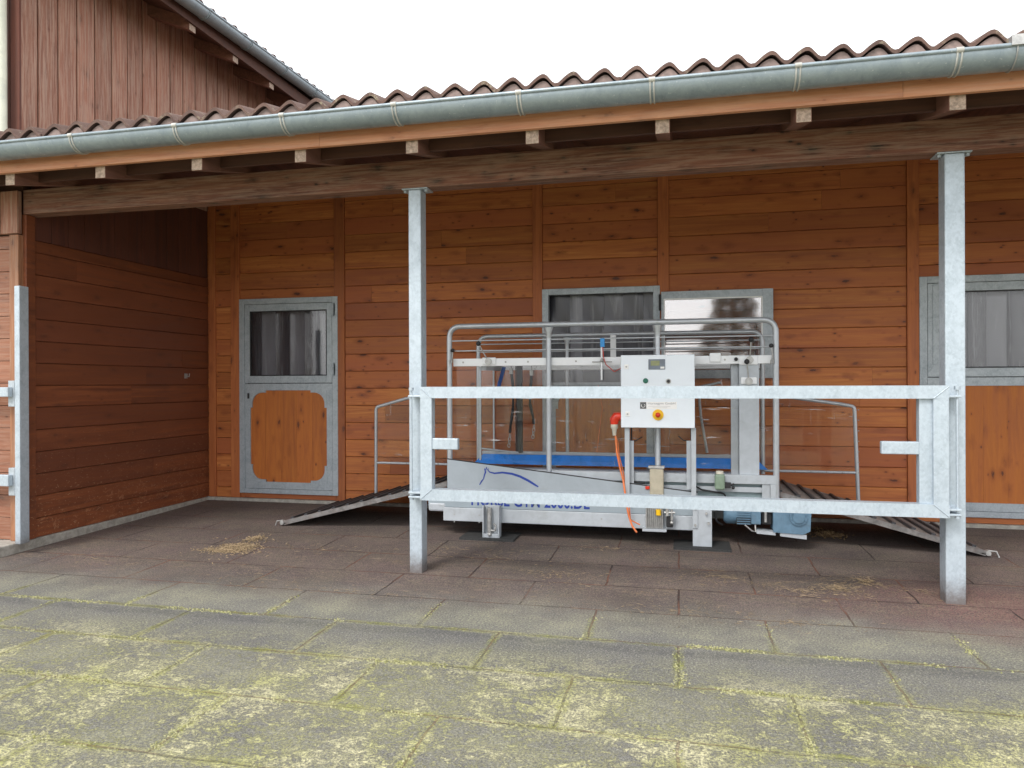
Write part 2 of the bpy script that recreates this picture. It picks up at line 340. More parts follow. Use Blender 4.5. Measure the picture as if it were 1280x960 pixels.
# ------------------------------------------------------------------ mesh builder
class MB:
    def __init__(s): s.v = []; s.f = []; s.r = []; s.sm = []; s.mi = []; s.cur = 0.; s.m = 0
    def add(s, vs, fs, smooth=False):
        o = len(s.v); s.v += [tuple(q) for q in vs]
        for f in fs: s.f.append([i+o for i in f]); s.r.append(s.cur); s.sm.append(smooth); s.mi.append(s.m)
    def box(s, x0, x1, y0, y1, z0, z1):
        vs = [(x, y, z) for z in (z0, z1) for y in (y0, y1) for x in (x0, x1)]
        s.add(vs, [(0, 2, 3, 1), (4, 5, 7, 6), (0, 1, 5, 4), (2, 6, 7, 3), (0, 4, 6, 2), (1, 3, 7, 5)]); return s
    def prism(s, poly, a0, a1, axis='x', smooth=False):
        # poly: list of 2D points; axis x: (y,z); y: (x,z); z: (x,y)
        def mk(a, p): return (a, p[0], p[1]) if axis == 'x' else ((p[0], a, p[1]) if axis == 'y' else (p[0], p[1], a))
        n = len(poly); vs = [mk(a0, p) for p in poly]+[mk(a1, p) for p in poly]
        fs = [(i, (i+1) % n, n+(i+1) % n, n+i) for i in range(n)]
        s.add(vs, fs, smooth); s.add(vs, [tuple(range(n)), tuple(range(2*n-1, n-1, -1))]); return s
    def tube(s, pts, r, n=10, cap=True, closed=False):
        pts = [Vector(p) for p in pts]; N = len(pts); rs = r if isinstance(r, (list, tuple)) else [r]*N
        rings = []; up = None
        for i, p in enumerate(pts):
            a = pts[i-1] if i else pts[0]; b = pts[i+1] if i < N-1 else pts[-1]
            t = (b-a).normalized() if (b-a).length > 1e-9 else Vector((0, 0, 1))
            if up is None:
                up = Vector((0, 0, 1)) if abs(t.z) < .9 else Vector((0, 1, 0))
            u = (up - t*up.dot(t)).normalized(); up = u; w_ = t.cross(u)
            rings.append([p+(u*math.cos(2*PI*k/n)+w_*math.sin(2*PI*k/n))*rs[i] for k in range(n)])
        vs = [q for rg in rings for q in rg]
        fs = [(i*n+k, i*n+(k+1) % n, (i+1)*n+(k+1) % n, (i+1)*n+k) for i in range(N-1) for k in range(n)]
        s.add(vs, fs, True)
        if cap: s.add(rings[0], [tuple(range(n-1, -1, -1))]); s.add(rings[-1], [tuple(range(n))])
        return s
    def cyl(s, a, b, r, n=16, r2=None):
        return s.tube([a, b], [r, r if r2 is None else r2], n)
    def ball(s, c, r, n=10):
        vs = []; fs = []; c = Vector(c)
        for i in range(n//2+1):
            th = PI*i/(n//2)
            for k in range(n): ph = 2*PI*k/n; vs.append(c+Vector((math.sin(th)*math.cos(ph), math.sin(th)*math.sin(ph), math.cos(th)))*r)
        for i in range(n//2):
            for k in range(n): fs.append((i*n+k, i*n+(k+1) % n, (i+1)*n+(k+1) % n, (i+1)*n+k))
        s.add(vs, fs, True); return s
    def build(s, name, mats, parent=None, bevel=0, seg=2):
        me = bpy.data.meshes.new(name); me.from_pydata(s.v, [], s.f)
        for mm in (mats if isinstance(mats, (list, tuple)) else [mats]): me.materials.append(M[mm] if isinstance(mm, str) else mm)
        me.polygons.foreach_set('use_smooth', s.sm); me.polygons.foreach_set('material_index', s.mi)
        at = me.attributes.new('rnd', 'FLOAT', 'FACE'); at.data.foreach_set('value', s.r)
        bm = bmesh.new(); bm.from_mesh(me); bmesh.ops.recalc_face_normals(bm, faces=bm.faces); bm.to_mesh(me); bm.free()
        me.update()
        o = bpy.data.objects.new(name, me); col.objects.link(o)
        if parent:
            o.parent = parent; wl = Vector((0, 0, 0)); q = parent
            while q: wl += q.location; q = q.parent
            o.location = -wl          # mesh data stays in world metres
        if bevel:
            b = o.modifiers.new('bevel', 'BEVEL'); b.width = bevel; b.segments = seg; b.limit_method = 'ANGLE'; b.angle_limit = R(50)
        return o
def fillet(pts, r, n=6):
    pts = [Vector(p) for p in pts]; out = [pts[0]]
    for i in range(1, len(pts)-1):
        a, b, c = pts[i-1], pts[i], pts[i+1]; d1 = (a-b).normalized(); d2 = (c-b).normalized()
        ang = d1.angle(d2); t = r/math.tan(ang/2); p0 = b+d1*t; p1 = b+d2*t
        for k in range(n+1):
            q = k/n; out.append(p0.lerp(b, q).lerp(b.lerp(p1, q), q))
    out.append(pts[-1]); return out
def thing(name, label, cat, group=None, kind=None, loc=(0, 0, 0)):
    o = bpy.data.objects.new(name, None); col.objects.link(o); o['label'] = label; o['category'] = cat; o.empty_display_size = .2
    if group: o['group'] = group
    if kind: o['kind'] = kind
    o.location = loc
    return o
def tag(o, label=None, cat=None, group=None, kind=None):
    for k, v in (('label', label), ('category', cat), ('group', group), ('kind', kind)):
        if v: o[k] = v
    return o
def rebase(o, origin):
    """shift a mesh's data so that its origin sits at the given point"""
    v = Vector(origin); o.data.transform(Matrix.Translation(-v)); o.location = v; return o
rnd = random.random

# ------------------------------------------------------------------ ground
g = MB(); FS = .06/3.1
def gz_(y): return max(0, min(.0625, (y-5.2)*FS))
ygs = [-300, -20, 5.2, 8.43, 300]
g.prism([(y, gz_(y)) for y in ygs]+[(300, -.5), (-300, -.5)], -300, 300, 'x')
tag(g.build('ground', 'ground'), kind='structure')

YP, YB, XL = 5.6, 8.32, -5.97
ZB = .10
PH = .2111; PZ0 = .444 - PH*2 + .0      # plank joints at PZ0 + k*PH

def hplanks(mb, a0, a1, z0, z1, face, axis='x', depth=.03, seg=2.9, sgn=-1, off=0.):
    """horizontal boards with chamfered edges; face = coordinate of the visible face, body behind it"""
    k = math.floor((z0-PZ0-off)/PH)
    while PZ0+off+k*PH < z1-.004:
        za = max(z0, PZ0+off+k*PH+.002); zb = min(z1, PZ0+off+(k+1)*PH-.002)
        k += 1
        if zb-za < .01: continue
        rs = random.Random(k*13+int(face*10)); cuts = [a0]
        q = -8+rs.random()*seg
        while q < a1:
            if q > a0+.25 and q < a1-.25: cuts.append(q)
            q += seg*(.7+.6*rs.random())
        cuts.append(a1)
        for i in range(len(cuts)-1):
            mb.cur = random.Random(int(k*977+cuts[i]*100)).random()
            f = face+sgn*(-1)*0+ (rnd()-.5)*.002; b = face-sgn*depth
            c = .005; f2 = f-sgn*c
            mb.prism([(f2, za), (f, za+c), (f, zb-c), (f2, zb), (b, zb), (b, za)] if axis == 'x' else [(f2, za), (f, za+c), (f, zb-c), (f2, zb), (b, zb), (b, za)],
                     cuts[i]+(.0008 if i else 0), cuts[i+1]-.0008, 'x') if axis == 'x' else mb_y(mb, [(f2, za), (f, za+c), (f, zb-c), (f2, zb), (b, zb), (b, za)], cuts[i]+.0008, cuts[i+1]-.0008)
def mb_y(mb, poly, a0, a1): mb.prism(poly, a0, a1, 'y')

# ------------------------------------------------------------------ stable building (lean-to open front)
ST = thing('stable_building', 'long open-fronted timber stable of orange varnished planks under a corrugated tile lean-to roof', 'building', loc=(0, YB, 0))
PIL = [(-5.946, -5.852), (-5.63, -5.502), (-4.182, -4.041), (-1.663, -1.549), (-.233, -.11), (2.316, 2.429)]
D = [(-5.502, -4.130), (-1.551, -.209), (2.429, 3.84)]
ZD0, ZD1, ZT = .165, 2.643, 4.35
mb = MB()
edges = [XL-.06] + [q for p in PIL for q in p] + [8.2]
for i in range(0, len(edges), 2):
    a, b = edges[i], edges[i+1]
    if b-a < .01: continue
    # split by doors
    segs = [(a, b, ZB, ZT)]
    for d0, d1 in D:
        ns = []
        for (x0, x1, z0, z1) in segs:
            if d0 >= x1-.02 or d1 <= x0+.02: ns.append((x0, x1, z0, z1)); continue
            if x0 < d0-.02: ns.append((x0, d0, z0, z1))
            m0, m1 = max(x0, d0), min(x1, d1)
            ns += [(m0, m1, ZB, ZD0), (m0, m1, ZD1, ZT)]
            if x1 > d1+.02: ns.append((d1, x1, z0, z1))
        segs = ns
    for (x0, x1, z0, z1) in segs: hplanks(mb, x0+.002, x1-.002, z0, z1, YB)
mb.build('back_wall', 'wall', ST)
# backing studs behind the joints, around the openings
mb = MB()
xs = [-6.12]+[q for d in D for q in (d[0]-.0, d[1]+.0)]+[8.2]
for i in range(0, len(xs), 2): mb.box(xs[i], xs[i+1], YB+.032, YB+.12, ZB, ZT)
for d0, d1 in D: mb.box(d0, d1, YB+.032, YB+.12, ZD1, ZT); mb.box(d0, d1, YB+.032, YB+.12, ZB, ZD0)
mb.build('wall_backing', 'darkwood', ST)
for a, b in PIL:
    mb = MB(); mb.cur = rnd(); mb.box(a, b, YB-.022, YB+.03, ZB+.002, ZT)
    mb.build('batten', 'batten', ST, .004)
mb = MB(); mb.box(XL, 8.2, YB-.035, YB+.12, -.02, ZB-.002); mb.build('plinth', 'concrete', ST, .01)

def stable_door(x0, x1, latch_left=True, leaf=True, wide=False):
    """galvanised stable door: frame, upper glazed leaf, strip curtain behind, lower timber panel with fretted corners"""
    W = x1-x0; fy = YB-.03
    m = MB()
    fw = .075
    # outer frame (angle section)
    m.box(x0, x0+fw, fy, YB+.05, ZD0, ZD1); m.box(x1-fw, x1, fy, YB+.05, ZD0, ZD1)
    m.box(x0+fw, x1-fw, fy, YB+.05, ZD1-.07, ZD1); m.box(x0+fw, x1-fw, fy, YB+.05, ZD0, ZD0+.06)
    d = m.build('door', 'galvframe', ST, .004)
    zm = 1.565 if not wide else 1.60          # top of lower leaf
    ix0, ix1 = x0+fw+.004, x1-fw-.004
    # lower leaf frame with rounded fretwork corners
    ly = fy+.008
    zb0, zb1 = ZD0+.064, zm-.004
    sw = .075; px0, px1, pz0, pz1 = ix0+sw, ix1-sw, zb0+.085, zb1-.085
    m = MB()
    rr = .17; st_ = .03
    def corner(cx, cz, sx, sz):
        # metal corner plate outline: square corner with concave notch
        pts = [(cx, cz), (cx+sx*(rr+st_+.02), cz), (cx+sx*(rr+st_+.02), cz+sz*st_), (cx+sx*rr, cz+sz*st_)]
        for k in range(0, 7):
            a = PI/2*k/6
            pts.append((cx+sx*(rr-math.sin(a)*(rr-st_))*1, cz+sz*(rr-math.cos(a)*(rr-st_))))
        pts += [(cx+sx*st_, cz+sz*(rr+st_+.02)), (cx, cz+sz*(rr+st_+.02))]
        m.prism(pts, ly-.004, ly+.012, 'y')
    m.box(ix0, px0, ly, ly+.04, zb0, zb1); m.box(px1, ix1, ly, ly+.04, zb0, zb1)
    m.box(px0, px1, ly, ly+.04, zb0, pz0); m.box(px0, px1, ly, ly+.04, pz1, zb1)
    for (cx, cz, sx, sz) in ((px0-.002, pz0-.002, 1, 1), (px1+.002, pz0-.002, -1, 1), (px0-.002, pz1+.002, 1, -1), (px1+.002, pz1+.002, -1, -1)): corner(cx, cz, sx, sz)
    lf = m.build('lower_leaf_frame', 'galvframe', d, .002, 1)
    m = MB(); n = max(4, round((px1-px0)/.22)); ww = (px1-px0+.02)/n
    for k in range(n):
        m.cur = rnd()*.5+.25; a = px0-.01+k*ww
        m.box(a+.0006, a+ww-.0006, ly+.014, ly+.035, pz0-.01, pz1+.01)
    m.build('timber_panel', 'panel', d)
    # latch slot and bolts
    m = MB(); lx = ix0+.05 if latch_left else ix1-.05
    m.box(lx-.014, lx+.014, ly-.006, ly-.0045, zb1-.19, zb1-.12); m.build('keyhole', 'black', d)
    # upper opening
    uz0, uz1 = zm+.004, ZD1-.074
    pw = .105 if not wide else .2
    if leaf:
        m = MB(); uw = .07
        ul = ix0+(pw if wide else uw)
        m.box(ix0, ul, ly-.004, ly+.03, uz0, uz1); m.box(ix1-uw, ix1, ly-.004, ly+.03, uz0, uz1)
        m.box(ul, ix1-uw, ly-.004, ly+.03, uz1-.085, uz1); m.box(ul, ix1-uw, ly-.004, ly+.03, uz0, uz0+.09)
        if wide:
            m.box(ix0+.045, ul-.02, ly-.010, ly-.003, uz0+.12, uz1-.02)
        u = m.build('upper_leaf_frame', 'galvframe', d, .003)
        m = MB(); m.box(ul-.004, ix1-uw+.004, ly+.012, ly+.017, uz0+.085, uz1-.08); m.build('window_pane', 'pane', d)
        m = MB(); m.box(ul, ul+.012, ly+.0, ly+.026, uz0+.09, uz1-.085); m.box(ix1-uw-.012, ix1-uw, ly, ly+.026, uz0+.09, uz1-.085)
        m.box(ul, ix1-uw, ly, ly+.026, uz0+.09, uz0+.102); m.box(ul, ix1-uw, ly, ly+.026, uz1-.097, uz1-.085)
        m.build('window_gasket', 'black', d)
        if not wide:
            for zz in (uz1-.09, uz0+.17):
                m = MB(); m.cyl((ix1+.02, ly-.012, zz-.08), (ix1+.02, ly-.012, zz+.08), .012, 8); m.box(ix1-.03, ix1+.045, ly-.008, ly+.002, zz-.07, zz+.07)
                m.build('hinge', 'galvframe', d)
    # curtain of transparent strips inside
    m = MB(); q = x0+.05; k = 0
    rs = random.Random(int(x0*10)); dark = True
    while q < x1-.05:
        ww = .15+.09*rs.random(); m.cur = (.0+.25*rs.random()) if dark else (.3+.55*rs.random()); dark = not dark
        n = 6; top = uz1+.05; bot = .3; yb = YB+.13+(.02 if dark else 0)
        ph = rs.random()*6; amp = .006 if leaf else .02
        vs = []; nz = 14
        for jz in range(nz+1):
            z = top+(bot-top)*jz/nz
            for i in range(n+1):
                x = q+ww*i/n*1.08
                y = yb+.012*math.sin(PI*i/n)+amp*math.sin(ph+z*3+ i*.5)*math.sin(jz*.7+ph)*(.4+.6*jz/nz if leaf else 1)
                vs.append((x, y, z))
        fs = [(jz*(n+1)+i, jz*(n+1)+i+1, (jz+1)*(n+1)+i+1, (jz+1)*(n+1)+i) for jz in range(nz) for i in range(n)]
        o = len(m.v); m.add(vs, fs, True)
        q += ww
    m.build('strip_curtain', 'pvc', d)
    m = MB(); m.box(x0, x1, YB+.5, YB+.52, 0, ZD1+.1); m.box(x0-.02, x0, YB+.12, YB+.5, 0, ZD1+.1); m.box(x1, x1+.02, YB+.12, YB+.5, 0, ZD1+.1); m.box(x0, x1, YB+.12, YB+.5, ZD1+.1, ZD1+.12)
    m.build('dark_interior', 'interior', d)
    return d
d1 = stable_door(*D[0]); tag(d1, 'closed galvanised stable door with glazed upper leaf')
d2 = stable_door(*D[1], leaf=False); tag(d2, 'galvanised stable door with its upper leaf folded open')
d3 = stable_door(*D[2], wide=True); tag(d3, 'right-hand galvanised stable door with a narrow vent plate')
# open upper leaf lying flat against the wall to the right of the middle door
lx0, lx1, lz0, lz1, ly = -.195, .985, 1.60, 2.565, YB-.085
m = MB(); fw = .06
m.box(lx0, lx0+fw*.5, ly, ly+.035, lz0, lz1); m.box(lx1-.11, lx1, ly, ly+.035, lz0, lz1)
m.box(lx0+fw*.5, lx1-.11, ly, ly+.035, lz1-.085, lz1); m.box(lx0+fw*.5, lx1-.11, ly, ly+.035, lz0, lz0+.09)
u = m.build('open_upper_leaf', 'galvframe', ST, .003); tag(u, 'open upper door leaf with a reflecting pane, folded flat on the planks')
m = MB(); m.box(lx0+.03, lx1-.11, ly+.012, ly+.017, lz0+.09, lz1-.085); m.build('window_pane', 'leafpane', u)
m = MB()
m.box(lx0+.028, lx0+.04, ly-.004, ly+.02, lz0+.085, lz1-.08); m.box(lx1-.122, lx1-.108, ly-.004, ly+.02, lz0+.085, lz1-.08)
m.box(lx0+.04, lx1-.122, ly-.004, ly+.02, lz1-.094, lz1-.08); m.build('glazing_bead', 'sticker', u)
for zz in (lz1-.12, lz0+.15):
    m = MB(); m.cyl((lx0-.012, ly-.01, zz-.09), (lx0-.012, ly-.01, zz+.09), .013, 8); m.build('hinge', 'black', u)

# --- roof structure
SL = .25
zr = lambda y: 3.38+SL*(y-5.6)          # underside of rafters
m = MB(); m.cur = .4
m.box(-5.985, 8.0, YP, YP+.16, 3.152, 3.382); m.build('eaves_beam', 'beam', ST, .008)
rx0 = PY(657, 172, 5.0).x; rx1 = PY(1185, 127, 5.0).x; rp = (rx1-rx0)/3
for k in range(-8, 8):
    x = rx0+rp*k
    if x < -8.5 or x > 8: continue
    m = MB(); m.cur = rnd()
    y0 = 4.99; y1 = 11
    m.prism([(y0, zr(y0)), (y1, zr(y1)), (y1, zr(y1)+.17), (y0, zr(y0)+.17)], x+.002, x+.098, 'x')
    ro = m.build('rafter', 'rafter', ST, .004)
    m = MB(); m.prism([(y0-.002, zr(y0)+.003), (y0-.002, zr(y0)+.167), (y0+.001, zr(y0)+.167), (y0+.001, zr(y0)+.003)], x+.005, x+.095, 'x')
    m.build('end_grain', 'endgrain', ro)
# blocking boards above the beam
m = MB(); m.cur = .2; m.box(-8.4, 8.0, 5.22, 5.25, 3.315, 3.475); m.build('blocking_board', 'darkwood', ST)
m = MB()
k = 0; y = 4.96
while y < 11:
    m.cur = rnd(); m.prism([(y, zr(y)+.172), (y+.148, zr(y+.148)+.172), (y+.148, zr(y+.148)+.195), (y, zr(y)+.195)], -8.6, 8.2, 'x'); y += .15
m.build('roof_boarding', 'darkwood', ST)
m = MB(); 
for a, b in ((-8.6, -2.6), (-2.6, PY(840, 90, 4.97).x+1.4), (PY(840, 90, 4.97).x+1.4, 8.2)):
    m.cur = rnd(); m.prism([(4.94, 3.318), (4.972, 3.315), (4.972, 3.49), (4.94, 3.49)], a+.001, b-.001, 'x')
m.build('fascia_board', 'fascia', ST, .003)
# gutter
def gutter(name, p0, p1, r, parent, side, straps, strapmat='zinc', open_up=True):
    """half-round gutter from p0 to p1, bead on the outer rim; side = horizontal unit vector pointing outwards"""
    p0, p1, side = Vector(p0), Vector(p1), Vector(side); up = Vector((0, 0, 1)); n = 18
    def ring(p, rad, a0=0, a1=PI): return [p+side*math.cos(a0+(a1-a0)*k/n)*rad-up*math.sin(a0+(a1-a0)*k/n)*rad for k in range(n+1)]
    mb = MB()
    a, b, c, d_ = ring(p0, r), ring(p1, r), ring(p0, r-.006), ring(p1, r-.006)
    N = n+1
    mb.add(a+b, [(i, i+1, N+i+1, N+i) for i in range(n)], True); mb.add(c+d_, [(i, N+i, N+i+1, i+1) for i in range(n)], True)
    mb.add([a[0], b[0], d_[0], c[0]], [(0, 1, 2, 3)]); mb.add([a[-1], b[-1], d_[-1], c[-1]], [(0, 1, 2, 3)])
    mb.tube([p0+side*(r-.002)+up*.006, p1+side*(r-.002)+up*.006], .014, 10)
    go = mb.build(name, 'zinc', parent)
    ax = (p1-p0).normalized()
    for t in straps:
        p = p0+(p1-p0)*t; mb = MB()
        for off in (-.012, .012):
            mb.tube([p+ax*off+side*math.cos(PI*k/12)*(r+.003)-up*math.sin(PI*k/12)*(r+.003) for k in range(13)], .0055, 6)
        mb.tube([p-ax*.02+side*(r-.002)+up*.007, p+ax*.02+side*(r-.002)+up*.007], .018, 10)
        mb.build('gutter_strap', strapmat, go)
    return go
gy, gr, gz = 4.835, .10, 3.487
gx0, gx1 = -8.6, 8.2
st = [(PY(u, 120, gy-gr).x-gx0)/(gx1-gx0) for u in (88, 218, 352, 492, 648, 815, 998, 1200)]
gutter('gutter', (gx0, gy, gz), (gx1, gy, gz), gr, ST, (0, -1, 0), st, 'strapmetal')
# joint clip near the right end of the visible gutter
m = MB(); jx = PY(1272, 50, gy-gr).x
m.box(jx-.035, jx+.035, gy-gr-.02, gy-gr+.03, gz-.002, gz+.06)
m.tube([(jx, gy+math.cos(PI*k/12)*-(gr+.005), gz-math.sin(PI*k/12)*(gr+.005)) for k in range(13)], .005, 6)
m.build('gutter_clip', 'castalu', ST, .004)

# corrugated concrete tiles: each column of waves is a run of overlapping tiles
TP = (PY(830, 80, 4.86).x-PY(423, 118, 4.86).x)/11
tx0 = PY(639, 98, 4.86).x
m = MB(); amp = .035; L = .42
def wave(q): return amp*(math.cos(2*PI*q)-.06*math.cos(4*PI*q)+.12*math.sin(4*PI*q))
k0 = int((-8.6-tx0)/TP/2)-1; k1 = int((8.3-tx0)/TP/2)+1
for kk in range(k0, k1):           # a tile spans two waves
    jig = (rnd()-.5)*.012; jt = (rnd()-.5)*.018
    for row in range(15):
        y0 = 4.86+row*L+(jt if row == 0 else (rnd()-.5)*.01); y1 = y0+L+.05
        zb = 3.585; jz = (rnd()-.5)*.006
        N = 24; m.cur = rnd()
        tilt = (rnd()-.5)*.008
        def P(i, y, up, end): 
            q = (i/N)*2.06-.53
            x = tx0+(kk*2+q)*TP+jig
            z = zb+SL*(y-4.86)+wave(q)+up+(.018 if end == 0 else 0)+jz+tilt*q
            return (x, y, z)
        vs = [P(i, y0, .016, 0) for i in range(N+1)]+[P(i, y1, .016, 1) for i in range(N+1)]+[P(i, y0, -.010, 0) for i in range(N+1)]+[P(i, y1, -.002, 1) for i in range(N+1)]
        n = N+1
        fs = [(i, i+1, n+i+1, n+i) for i in range(N)]; m.add(vs, fs, True)
        m.add(vs, [(2*n+i, 3*n+i, 3*n+i+1, 2*n+i+1) for i in range(N)], True)
        m.add(vs, [(i, 2*n+i, 2*n+i+1, i+1) for i in range(N)]+[(0, n, 3*n, 2*n), (N, 2*n+N, 3*n+N, n+N)])
m.build('tile_roof', 'tile', ST)
m = MB(); x = -8.6; N = 0
while x < 8.2:
    ln = TP*4.0; vs = []; n = 48
    for i in range(n+1):
        xx = x+(ln-.004)*i/n; q = (xx-tx0)/TP
        vs += [(xx, 4.885, 3.45), (xx, 4.885, 3.583+wave(q)), (xx, 4.915, 3.45), (xx, 4.915, 3.590+wave(q))]
    fs = []
    for i in range(n): a = 4*i; fs += [(a, a+4, a+5, a+1), (a+2, a+3, a+7, a+6), (a+1, a+5, a+7, a+3)]
    m.cur = rnd(); m.add(vs, fs, False); x += ln
m.build('eave_filler', 'comb', ST)
# dark rear volume of the stable, closing the roof
m = MB(); m.box(-5.9, 8.2, 10.9, 11.0, 0, 4.7); m.build('rear_wall', 'darkboard', ST)

# steel posts
for px in (-2.103, 1.866):
    m = MB(); hw = .064 if px > 0 else .054
    m.box(px-hw, px+hw, YP, YP+.13, 0, 3.139)
    po = m.build('post', 'galv', ST, .009, 3)
    m = MB(); m.box(px-.11, px+.11, YP-.002, YP+.15, 3.14, 3.151); 
    for sx in (-.09, .09): m.cyl((px+sx, YP+.03, 3.12), (px+sx, YP+.03, 3.14), .014, 6)
    m.build('head_plate', 'galvframe', po, .002)

# ------------------------------------------------------------------ barn on the left
BA = thing('barn_building', 'taller brown timber barn on the left with vertical weathered boards above the lean-to roof', 'building', loc=(XL, YP, 0))
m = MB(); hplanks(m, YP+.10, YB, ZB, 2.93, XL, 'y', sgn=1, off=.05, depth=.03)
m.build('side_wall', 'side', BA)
m = MB(); m.box(XL-.14, XL-.033, YP+.02, YB, ZB, 2.93); m.box(XL-.14, XL-.034, YP+.02, YB+.1, 2.93, 3.9); m.build('wall_backing', 'darkwood', BA)
m = MB(); m.cur = .45; m.box(XL-.03, XL+.022, YP+.0, YP+.098, ZB+.002, 3.15); m.build('corner_board', 'side', BA, .004)
m = MB(); y = YP+.10
while y < YB: m.cur = rnd(); m.box(XL-.03, XL-.004+(rnd()-.5)*.003, y+.002, min(y+.205, YB)-.002, 2.934, 3.98); y += .205
m.build('vertical_infill', 'darkboard', BA, .003)
# upper cladding, vertical boards above the lean-to
m = MB(); pitch = (8.539-5.758)/12; y = 5.758-pitch; 
while y < 15:
    m.cur = rnd(); ya = max(y, 5.565)
    m.box(XL-.03, XL+(rnd()-.5)*.004, ya+.008, y+pitch-.008, 3.80, 6.25); y += pitch
m.build('upper_cladding', 'board', BA, .006)
m = MB(); m.box(XL-.12, XL-.032, 5.57, 15, 3.8, 6.2); m.build('upper_backing', 'darkwood', BA)
# front face of the barn
FYB = 5.555
m = MB(); x = XL-.002
i = 0
while x > -9.5:
    ww = .105 if i == 0 else .19
    m.cur = rnd(); m.box(x-ww+.003, x-.003 if i else x, FYB, FYB+.03, 3.6, 7.6); x -= ww; i += 1
m.build('front_cladding', 'darkboard', BA, .005)  # dark board colour stands in for the shade on these boards
m = MB(); x = XL-.055
m.cur = .7; m.box(XL-.20, XL-.012, FYB-.02, FYB+.03, 2.965, 3.36); m.cur = .3; m.box(XL-.42, XL-.206, FYB-.02, FYB+.03, 2.965, 3.36); m.box(-9.5, XL-.426, FYB-.02, FYB+.03, 2.965, 3.36)
m.build('front_band', 'board', BA, .004)
m = MB(); m.cur = .5; m.box(XL-.115, XL-.012, FYB-.01, FYB+.1, ZB, 2.955); m.build('corner_post', 'frontpost', BA, .006)
m = MB()
z = ZB
while z < 2.95:
    m.cur = rnd(); m.box(-9.5, XL-.135, FYB+.03, FYB+.05, z+.002, min(z+.208, 2.955)); z += .21
m.build('front_wall', 'front', BA, .004)
m = MB(); m.box(-9.5, XL-.03, FYB+.06, FYB+.12, ZB, 7.5); m.build('front_backing', 'darkwood', BA)
# kerb under the side wall, running out in front
m = MB(); m.box(XL-.25, XL+.02, 5.30, YB-.036, -.02, ZB-.002); m.box(-9.5, XL-.252, 5.30, FYB+.2, -.02, ZB-.004); m.build('kerb', 'concrete', BA, .012)
# cable hook on the wall
hp = PX(232, 470, XL); m = MB(); m.box(XL, XL+.012, hp.y-.022, hp.y+.022, hp.z-.03, hp.z+.03); m.tube([(XL+.01, hp.y, hp.z), (XL+.05, hp.y, hp.z-.01), (XL+.055, hp.y, hp.z+.03)], .006, 6)
m.build('wall_hook', 'castalu', BA)
# downpipe
m = MB(); dp = PY(4, 100, 5.46); m.cyl((dp.x-.045, 5.47, 3.72), (dp.x-.045, 5.47, 7.4), .055, 18); m.cyl((dp.x-.045, 5.47, 3.72), (dp.x-.045, 5.47, 3.80), .062, 18); m.build('downpipe', 'pvcpipe', BA)
# eaves of the barn
gzb = lambda y: 5.81+.035*(y-6.8)
GX = -5.3
s2 = .42
g0, g1 = (GX, 4.9, gzb(4.9)), (GX, 16, gzb(16))
ys = [PX(u, v, GX).y for u, v in ((255, 18), (310, 62), (352, 95))]
spc = (ys[2]-ys[0])/2
gutter('gutter', g0, g1, .088, BA, (1, 0, 0), [(ys[0]+spc*k-4.9)/11.1 for k in range(-1, 7) if ys[0]+spc*k > 5], 'zinc')
zw = lambda x: 5.59+s2*(-5.42-x)      # underside of barn rafters
ry = [PX(u, v, -5.42).y for u, v in ((240, 37), (294, 76), (339, 106))]
rsp = (ry[2]-ry[0])/2
for k in range(-1, 7):
    y = ry[0]+rsp*k; m = MB(); m.cur = rnd()
    m.prism([(-5.42, zw(-5.42)), (-5.42, zw(-5.42)+.13), (-6.6, zw(-6.6)+.13), (-6.6, zw(-6.6))], y-.05, y+.06, 'y')
    ro = m.build('rafter', 'rafter', BA, .004)
    m = MB(); m.box(-5.421, -5.4175, y-.047, y+.057, zw(-5.42)+.003, zw(-5.42)+.127); m.build('end_grain', 'endgrain', ro)
m = MB(); x = -5.40
while x > -9.5:
    m.cur = rnd(); m.prism([(x, zw(x)+.133), (x-.148, zw(x-.148)+.133), (x-.148, zw(x-.148)+.155), (x, zw(x)+.155)], 4.95, 16, 'y'); x -= .15
m.build('roof_boarding', 'darkwood', BA)
m = MB(); m.cur = .3; m.box(-5.416, -5.39, 4.95, 16, 5.665, 5.82); m.build('fascia_board', 'darkwood', BA)
m = MB(); TPB = .22
for kk in range(int(11/TPB)):
    y = 4.95+kk*TPB
    for row in range(9):
        m.cur = rnd(); x0 = -5.28-row*.42; x1 = x0-.47; N = 8
        vs = []
        for (x, e) in ((x0, .018), (x1, 0)):
            for up in (.018, 0):
                for i in range(N+1):
                    q = i/N-.5; vs.append((x, y+TPB*(q+.5), gzb(y)+.035+s2*(-5.28-x)+amp*math.cos(2*PI*q)+up+e))
        n = N+1
        fs = [(i, i+1, 2*n+i+1, 2*n+i) for i in range(N)]+[(n+i, 3*n+i, 3*n+i+1, n+i+1) for i in range(N)]+[(i, n+i, n+i+1, i+1) for i in range(N)]
        m.add(vs, fs, True)
m.build('tile_roof', 'tile', BA)

